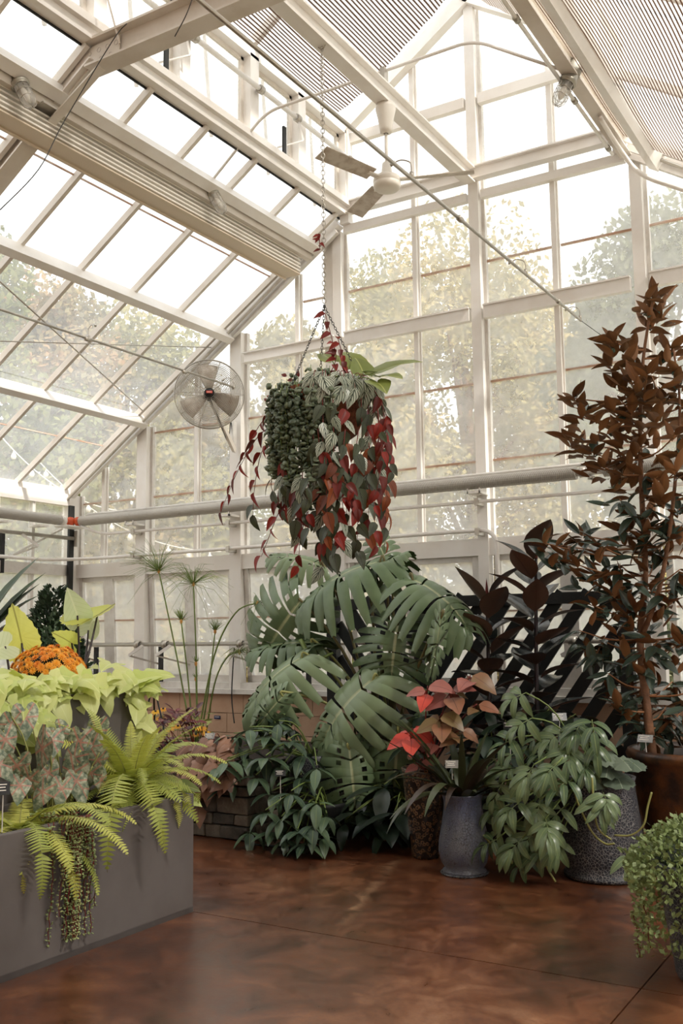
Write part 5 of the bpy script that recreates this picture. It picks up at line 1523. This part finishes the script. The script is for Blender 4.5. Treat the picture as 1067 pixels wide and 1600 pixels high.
# papyrus
pp = thing('papyrus_plant', 'tall papyrus with thin green stems and feathery heads by the windows', 'plant', at(308, 1140, 7.0))
pb = at(308, 1145, 7.0); pb.z = .55
def umbel(p, dirv, n, L, droop, seed, base=True):
    r = random.Random(seed); m = MB()
    for k in range(n):
        d = (dirv.normalized() * r.uniform(-.05 if droop > .5 else .45, 1) + V(r.gauss(0, .6), r.gauss(0, .6), r.gauss(0, .35)) * (1 if droop > .3 else .55)).normalized()
        l = L * r.uniform(.6, 1.05)
        m.tube([p, p + d * l * .5, p + d * l * .95 - V(0, 0, droop * l * .45)], .0024, 3, False, .0010)
    m.build('umbel', M['greenstem'], pp)
    MB().lathe([(.004, -.03), (.014, -.01), (.01, .012), (0, .02)], p, 8).build('bract', paint('bract_orange', (206, 150, 78), .6) if 'bract' not in M else M['bract'], pp, True)
for i, (bx, tx, ty, bendx, n, L, dr) in enumerate(((298, 248, 892, 0, 90, .46, .5), (301, 283, 970, 0, 60, .13, .05), (307, 302, 912, 0, 80, .42, .9), (309, 306, 1036, 0, 30, .07, .0), (318, 336, 986, 0, 45, .14, .1), (312, 402, 942, 1, 30, .2, .8), (322, 374, 1018, 1, 50, .17, .9), (302, 306, 1060, 0, 16, .06, 0))):
    tY = 7.0 + R.uniform(-.1, .1)
    a = V(pb.x + (bx - 308) / 215., pb.y + R.uniform(-.05, .05), .55); tpt = at(tx, ty, tY)
    if bendx: mid_ = [at(bx + (tx - bx) * .25, ty + (1140 - ty) * .42, tY), at(bx + (tx - bx) * .62, ty + (1140 - ty) * .08, tY)]
    else: mid_ = [a.lerp(tpt, .5) + V(.015, 0, 0)]
    stem(pp, [a] + mid_ + [tpt], .0085, .006, M['greenstem'], 'stem', 6, 6)
    umbel(tpt, tpt - (mid_[-1]), n, L, dr, 200 + i)
# burgundy bedding plant
t = thing('burgundy_plant', 'bushy burgundy-leaved plant behind the lime fern', 'plant', V(-5.2, 6.3, .5))
for k in range(56):
    px, py = R.uniform(198, 322), R.uniform(1105, 1205)
    if py < 1120 + (px - 205) * .12 and R.random() < .5: continue
    p = at(px, py, R.uniform(6.1, 6.4)); a = V(p.x * .8 - 5.2 * .2, 6.45, .5)
    stem(t, [a, a.lerp(p, .6) + V(0, 0, .03), p], .004, .003, M['redstem'], 'stem', 4, 3)
    for j in range(6):
        d = ground_dir(j * 2.4 + k, R.uniform(-.1, 1.0)); put(ME['burg'][0], t, p - V(0, 0, .02 * j), d, V(0, 0, 1) + TCh * .4, R.uniform(.065, .11))
# yellow coneflowers
fl = MB()
for k in range(11):
    a = 2 * pi * k / 11; q = Matrix.Rotation(a, 4, 'Z')
    add_leaf(fl, ell(.17), n=3, fold=.1, droop=.35, cols=1, two=False, mat4=q)
fl = fl.mesh('petals', M['petal_y'], True)
t = thing('coneflower_plant', 'yellow coneflowers blooming around the papyrus stems', 'flowers', V(-5.6, 6.9, .5))
for px, py in ((235, 1120), (243, 1112), (250, 1122), (265, 1138), (272, 1128), (278, 1135), (285, 1125), (289, 1122), (308, 1136), (315, 1138), (228, 1150), (240, 1157), (306, 1148), (322, 1145), (262, 1140), (295, 1130), (310, 1130), (246, 1140), (255, 1108), (231, 1158)):
    p = at(px, py, R.uniform(6.6, 7.1)); s = R.uniform(.040, .058)
    stem(t, [V(p.x, p.y + .05, .5), p.lerp(V(p.x, p.y, .5), .5), p], .003, .002, M['greenstem'], 'stem', 4, 3)
    fo_ = put(fl, t, p, RTh, V(0, 0, 1) + TOCAM(p) * .5, s, 'flower')
    MB().lathe([(0, .016), (.009, .01), (.01, 0)], p, 8).build('cone', M['darkstem'], fo_, True)
for k in range(70):
    p = at(R.uniform(225, 330), R.uniform(1115, 1160), R.uniform(6.7, 7.2)); put(ME['lime'][0] if k % 4 == 0 else ME['phil'][0], t, p, ground_dir(R.uniform(0, 6), R.uniform(-.3, .5)), V(0, 0, 1), R.uniform(.05, .09))
# bronze potato vine
t = thing('bronze_vine', 'bronze potato vine tumbling over the stone bed', 'plant', V(-4.85, 6.1, .55))
for k in range(70):
    px = R.uniform(284, 362); py = R.uniform(1150, 1215) + max(0, R.gauss(0, 20)) * (1 if px < 330 else .3)
    if px < 318: py += R.uniform(0, 30)
    p = at(px, py, 6.03 + (1200 - py) * .0018 * (1 if py < 1190 else 0) + R.uniform(-.05, .05))
    d = V(R.uniform(-.7, .7), -.8, R.uniform(-1.1, -.1))
    put(R.choice(ME['brown']), t, p, d, V(0, 0, 1) + TCh, R.uniform(.11, .17))
    if k % 5 == 0: stem(t, [V(p.x, 6.3, .56), p + V(0, .05, .06), p], .004, .003, M['redstem'], 'stem', 4, 3)
# plant support tripod
t = thing('plant_support', 'thin black tripod plant support beside the tall grey planter', 'plant support', at(240, 1110, 6.6))
ap = at(240, 1068, 6.6)
for px, py, Y in ((228, 1112, 6.55), (251, 1116, 6.55), (241, 1112, 6.8)):
    f_ = at(px, py, Y); f_ = ap + (f_ - ap) * ((ap.z - .5) / (ap.z - f_.z))
    MB().tube([ap, f_], .008, 6).build('leg', M['black'], t)
MB().torus(ap + V(0, 0, .02), .018, .004, Matrix.Rotation(pi / 2, 3, 'X'), 12, 5).build('ring', M['black'], t, True)

# ================================================================== GREY PLANTERS
def planter(label, x0, x1, y0, y1, h, soil):
    t = thing('grey_planter', label, 'planter', ((x0 + x1) / 2, (y0 + y1) / 2, 0))
    w = .035
    m = MB(); m.b2(x0, x1, y0, y1, 0, .03)
    o = m.build('base', M['planter'], t)
    m = MB(); m.v = [V(x0, y0, 0), V(x1, y0, 0), V(x1, y1, 0), V(x0, y1, 0), V(x0, y0, h), V(x1, y0, h), V(x1, y1, h), V(x0, y1, h),
                     V(x0 + w, y0 + w, h), V(x1 - w, y0 + w, h), V(x1 - w, y1 - w, h), V(x0 + w, y1 - w, h), V(x0 + w, y0 + w, .05), V(x1 - w, y0 + w, .05), V(x1 - w, y1 - w, .05), V(x0 + w, y1 - w, .05)]
    for a in range(4):
        b = (a + 1) % 4
        m.face((a, b, b + 4, a + 4)); m.face((a + 4, b + 4, b + 8, a + 8)); m.face((a + 8, b + 8, b + 12, a + 12))
    o = m.build('walls', M['planter'], t); bv = o.modifiers.new('b', 'BEVEL'); bv.width = .006; bv.segments = 2
    MB().b2(x0 + w, x1 - w, y0 + w, y1 - w, h - .12, soil).build('soil', M['soil'], t)
    return t
planter('low grey resin planter box holding lime ferns and caladiums', -4.37, -3.69, 1.6, 4.44, .638, .60)
planter('tall grey resin planter box behind the fern planter, holding orange mums', -5.35, -4.40, 2.0, 4.79, 1.185, 1.14)

# ferns
def fern(label, c, n, L, seed, elo=-.1, ehi=1.25, azr=None):
    r = random.Random(seed); t = thing('fern', label, 'fern', c)
    for k in range(n):
        u = k / n; az = r.uniform(*azr) if azr else k * 2.4 + r.uniform(-.2, .2)
        el = ehi - (ehi - elo) * u ** .8
        v = 0 if el > 1.0 else (1 if el > .6 else r.choice([1, 2, 2, 3]))
        put(ME['frond'][v], t, Vector(c) + V(cos(az) * .03, sin(az) * .03, .02), ground_dir(az, el), V(0, 0, 1), L * r.uniform(.75, 1.15), 'frond')
    MB().lathe([(0, .03), (.05, .02), (.06, -.02)], c, 10).build('crown', M['greenstem'], t, True)
    return t
fern('large lime green sword fern spilling over the end of the low grey planter', atx(205, 1232, -3.95), 54, .52, 4, -.1, 1.4)
f2 = fern('smaller lime green fern drooping over the planter at the left edge', atx(30, 1300, -3.93), 30, .56, 6, -.1, .75)
# hero fronds reaching right and up
ht = bpy.data.objects['fern']
cfn = atx(205, 1232, -3.95)
for px, py, X_, v, s in ((150, 1108, -4.0, 0, .53), (98, 1138, -4.0, 0, .48), (215, 1130, -4.0, 0, .50), (265, 1155, -3.9, 1, .5), (300, 1220, -3.75, 1, .52), (314, 1282, -3.6, 2, .62), (290, 1190, -3.85, 1, .52), (218, 1320, -3.52, 3, .62), (160, 1312, -3.55, 3, .5), (255, 1290, -3.5, 2, .52)):
    p = atx(px, py, X_); d = (p - cfn); L = d.length
    put(ME['frond'][v], ht, cfn, d.normalized() + V(0, 0, (.25, .55, .8, .95)[v]), V(0, 0, 1) + TCh * .6, L * (1.05, 1.12, 1.2, 1.25)[v], 'frond')
# caladium
t = thing('caladium', 'pink-veined speckled caladium between the two lime ferns', 'plant', atx(100, 1240, -4.1))
cb = atx(100, 1245, -4.1); cb.z = .60
for px, py, s, X_ in ((62, 1180, .27, -4.0), (122, 1170, .22, -4.05), (150, 1150, .20, -4.1), (112, 1215, .20, -3.95), (25, 1205, .2, -4.0), (40, 1130, .2, -4.2), (100, 1150, .17, -4.2), (60, 1120, .17, -4.3), (152, 1195, .18, -3.95), (128, 1240, .17, -3.9), (10, 1165, .19, -4.1), (160, 1225, .16, -3.9), (78, 1215, .17, -4.0), (15, 1140, .17, -4.2), (45, 1225, .17, -3.95), (95, 1240, .16, -3.9), (62, 1245, .17, -3.92), (140, 1215, .17, -3.92), (30, 1235, .16, -3.95), (110, 1190, .18, -4.0), (80, 1165, .19, -4.05), (5, 1200, .18, -4.0), (145, 1175, .18, -4.0), (120, 1228, .16, -3.9)):
    p = atx(px, py, X_); nn = TOCAM(p) + V(R.uniform(-.6, .6), R.uniform(-.6, .6), R.uniform(.1, .9))
    d = V(R.uniform(-.5, .5), R.uniform(-.3, .3), R.uniform(-1, -.2))
    pbx = p - d.normalized() * s * .4
    stem(t, [cb + V((p.x - cb.x) * .4, (p.y - cb.y) * .6, 0), pbx.lerp(cb, .3) + V(0, 0, -.02), pbx], .005, .004, M['palestem'], 'petiole', 5, 3)
    put(R.choice(ME['cal']), t, pbx, d, nn, s * .86)
# trailing beads
t = thing('trailing_creeper', 'tiny-leaved creeper hanging in strands down the low grey planter', 'plant', atx(120, 1270, -3.7))
TS = [strand_me('strand', L, M['lf_bush'], .0078, .019, 120 + i, M['redstem'], .011) for i, L in enumerate((.15, .3, .45, .56))]
for px, i in ((75, 3), (98, 1), (84, 0), (103, 2)) + tuple((R.uniform(108, 143), R.choice([0, 0, 1, 1, 2, 2, 3, 3])) for _ in range(34)):
    p = atx(px, 1270 + R.uniform(-6, 8), -3.672 + R.uniform(0, .02) ); p.z = .652
    if i == 3: p.y = min(p.y, p.y)
    link('strand', TS[i], t, Matrix.Translation(p) @ Matrix.Rotation(R.random() * 6, 4, 'Z'))
for k in range(24):
    p = atx(R.uniform(70, 150), 1262, -3.78 + R.uniform(-.05, .08)); p.z = .66
    link('strand', TS[0], t, Matrix.Translation(p) @ Matrix.Rotation(1.45, 4, 'Y') @ Matrix.Rotation(R.random() * 6, 4, 'Z'))
# lime leaf at planter end
t = thing('lime_seedling', 'pair of pale lime leaves at the far end of the low grey planter', 'plant', V(-3.9, 4.36, .6))
for px, py, s in ((282, 1240, .17), (268, 1250, .13), (292, 1225, .12)):
    p = atx(px, py, -3.82); b = V(-3.95, 4.3, .6)
    stem(t, [b, b.lerp(p, .5) + V(0, 0, .05), p], .004, .003, M['palestem'], 'stem', 4, 3); put(ME['phil'][0] if s < .13 else ME['lime'][0], t, p - V(0, .05, 0), V(.6, .5, -.2), V(0, 0, 1) + TCh * .7, s)

# lime potato vine on the tall planter
t = thing('lime_potato_vine', 'lime green potato vine foaming over the tall grey planter', 'plant', V(-4.6, 4.0, 1.15))
for k in range(210):
    y = R.uniform(2.75, 4.84); edge = R.random()
    if edge < .55: x = R.uniform(-4.52, -4.32); z = R.uniform(1.17, 1.30)
    else: x = R.uniform(-5.2, -4.45); z = R.uniform(1.20, 1.36)
    if 4.05 < y < 4.7 and x < -4.5: z = R.uniform(1.12, 1.22)
    p = V(x, y, z)
    d = V(R.uniform(.1, 1.0), R.uniform(-.9, .7), R.uniform(-.8, .15) if edge < .55 else R.uniform(-.3, .4))
    put(R.choice(ME['lime']), t, p, d, V(.35, -.35, 1) + TOCAM(p) * .3, R.uniform(.11, .19))
for l, X_ in (([(30, 1090), (40, 1105), (50, 1130), (60, 1155)], -4.32), ([(10, 1095), (15, 1120), (20, 1140)], -4.3), ([(200, 1060), (210, 1085), (218, 1110), (225, 1140)], -4.34), ([(25, 1085), (45, 1100), (62, 1120)], -4.33)):
    P = [atx(x, y, X_) for x, y in l]
    stem(t, [V(-4.5, P[0].y - .05, 1.16)] + P, .005, .003, M['palestem'], 'stem', 5, 4)
    for p in smooth_path(P, 2):
        put(R.choice(ME['lime']), t, p, V(R.uniform(.2, .9), R.uniform(-.8, .8), R.uniform(-1, -.2)), V(1, -.6, .6), R.uniform(.12, .19))
for k in range(8):
    y = 2.9 + k * .25; stem(t, [V(-4.75, y, 1.14), V(-4.6, y + .05, 1.24), V(-4.42, y + .1, 1.24)], .006, .004, M['palestem'], 'stem', 5, 3)
# orange mums
mc = atx(76, 1040, -4.75); mc.z = 1.275
t = thing('orange_mums', 'dome of orange chrysanthemums in the tall grey planter', 'flowers', mc)
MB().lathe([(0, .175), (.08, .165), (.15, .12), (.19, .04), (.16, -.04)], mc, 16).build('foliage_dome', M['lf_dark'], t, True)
fl = MB()
for ring, (n, tilt, s) in enumerate(((12, .12, 1.0), (9, .55, .8), (6, 1.0, .55))):
    for k in range(n):
        q = Matrix.Rotation(2 * pi * k / n + ring * .3, 4, 'Z') @ Matrix.Rotation(tilt, 4, 'X') @ Matrix.Scale(s, 4)
        add_leaf(fl, ell(.2), n=2, fold=.2, droop=.3, cols=1, two=False, mat4=q)
fl = fl.mesh('mum_flower', M['petal'], True)
for k in range(120):
    ph = math.acos(1 - .95 * (k + .5) / 120); az = k * 2.39996
    n = V(cos(az) * sin(ph), sin(az) * sin(ph), cos(ph)); p = mc + V(n.x * .225, n.y * .225, n.z * .185 + R.uniform(-.01, .012))
    put(fl, t, p, n.orthogonal(), n + V(R.uniform(-.2, .2), R.uniform(-.2, .2), .2), R.uniform(.026, .036), 'flower')
# elephant ears
t = thing('elephant_ear', 'lime elephant ear plant with dark stalks behind the orange mums', 'plant', V(-4.9, 4.5, 1.15))
for b, tip, X_, var, s, nrm, root in (((34, 1005), (22, 946), -4.9, 0, .30, None, (36, 1040)), ((152, 962), (186, 945), -4.85, 1, .36, V(.1, -.5, 1), (118, 1040)), ((121, 962), (107, 922), -4.9, 2, .24, None, (120, 1035)), ((112, 1005), (88, 990), -4.9, 0, .2, None, (118, 1040)), ((138, 985), (146, 965), -5.0, 2, .18, None, (122, 1040)), ((8, 1010), (-20, 1020), -4.85, 2, .22, None, (15, 1040))):
    pb_, pt_ = atx(b[0], b[1], X_), atx(tip[0], tip[1], X_); rt = atx(root[0], root[1], X_ + .05); rt.z = 1.16
    stem(t, [rt, rt.lerp(pb_, .5) + V(.02, 0, .0), pb_], .010, .006, M['darkstem'], 'petiole', 7, 5)
    d = (pt_ - pb_).normalized()
    if var == 1: pb_ = pb_ - d * .12
    put(ME['aloc'][var], t, pb_ - d * s * .15, d, nrm or (TOCAM(pb_) + V(.3, 0, .3)), s)
# conifer
cc = at(84, 1000, 5.75); cc.z = 0
t = thing('dwarf_conifer', 'dark green cone-shaped conifer behind the elephant ear', 'conifer', cc)
zt = at(93, 918, 5.75).z
MB().tube([cc, cc + V(0, 0, zt - .1)], .03, 8, True, .008).build('trunk', M['bark'], t, True)
m = MB()
for k in range(6000):
    u = R.random() ** .7; z = .45 + (zt - .45) * (1 - u)
    a = R.uniform(0, 2 * pi); lump = 1 + .18 * sin(a * 3 + z * 9)
    rr = (.05 + .33 * (1 - (z - .45) / (zt - .45)) ** .75) * lump * R.uniform(.75, 1.08)
    p = cc + V(cos(a) * rr, sin(a) * rr, z); d = (V(cos(a), sin(a), R.uniform(.3, 1.3)) + V(R.gauss(0, .3), R.gauss(0, .3), 0)).normalized()
    w = (Matrix.Rotation(R.random() * 3, 3, d) @ d.orthogonal().normalized())
    s = R.uniform(.04, .07); i = len(m.v)
    m.v += [p, p + d * s * .45 + w * s * .28, p + d * s * .75 + w * s * .12, p + d * s, p + d * s * .75 - w * s * .12, p + d * s * .45 - w * s * .28]
    m.face(range(i, i + 6), 0, [(.5, .5)] * 6)
tag(m.build('foliage', M['lf_con'], t), None, None, None, 'stuff')
MB().lathe([(0, .5), (.24, .5), (.22, .9), (.12, zt - .5), (0, zt - .12)], cc, 12).build('inner_core', M['lf_con'], t, True)
MB().lathe([(0, 0), (.2, 0), (.26, .42), (.24, .42), (.22, .4), (0, .4)], cc, 24).build('pot', M['black'], t, True)
# pointed leaves entering at the left edge
lc = at(-45, 1000, 5.6); lc.z = .9
t = thing('bird_of_paradise', 'grey-green long pointed leaves entering at the left edge', 'plant', V(lc.x, lc.y, 0))
MB().lathe([(0, 0), (.18, 0), (.22, .4), (.2, .4), (0, .38)], V(lc.x, lc.y, 0), 24).build('pot', M['black'], t, True)
for tx, ty, w in ((25, 888, .14), (30, 920, .14), (22, 905, .12), (31, 948, .12), (14, 868, .1)):
    e = at(tx, ty, 5.6); b = lc + V(0, 0, R.uniform(.3, .5)); d = e - b
    stem(t, [V(lc.x, lc.y, .36), lc, b], .012, .008, M['greenstem'], 'petiole', 5, 4)
    put(ME['whorl'][0], t, b, d + V(0, 0, .1), V(0, 0, 1) + TCh * .4, d.length * 1.08, 'leaf', d.length * .6)

# ================================================================== PLANT TAGS
plant_tag('black plant tag standing in the dark glossy shrub', at(438, 1208, 5.92), .075, .045)
plant_tag('clear silver plant tag in the blue-grey strap plant pot', at(706, 1194, 5.95), .085, .05, .3, .10, 'tag_clear')
plant_tag('bright silver plant tag above the finger-leaved plant', at(874, 1120, 6.3), .095, .05, .3, .3, 'tag_clear', .3)
plant_tag('dim silver plant tag in the shade left of the finger-leaved plant', at(796, 1133, 6.5), .085, .045, .2, .3, 'tag_black')
plant_tag('silver plant tag leaning in the rusty magnolia pot', at(1008, 1154, 6.5), .10, .05, .4, .22, 'tag_clear', -.4)
plant_tag('black plant tag cut by the left edge in the fern planter', atx(5, 1232, -3.8), .06, .06, .4, .2)
plant_tag('small silver plant tag among the yellow coneflowers', at(328, 1150, 6.3), .08, .05, .4, .25, 'tag_clear')
print('objects', len(bpy.data.objects))
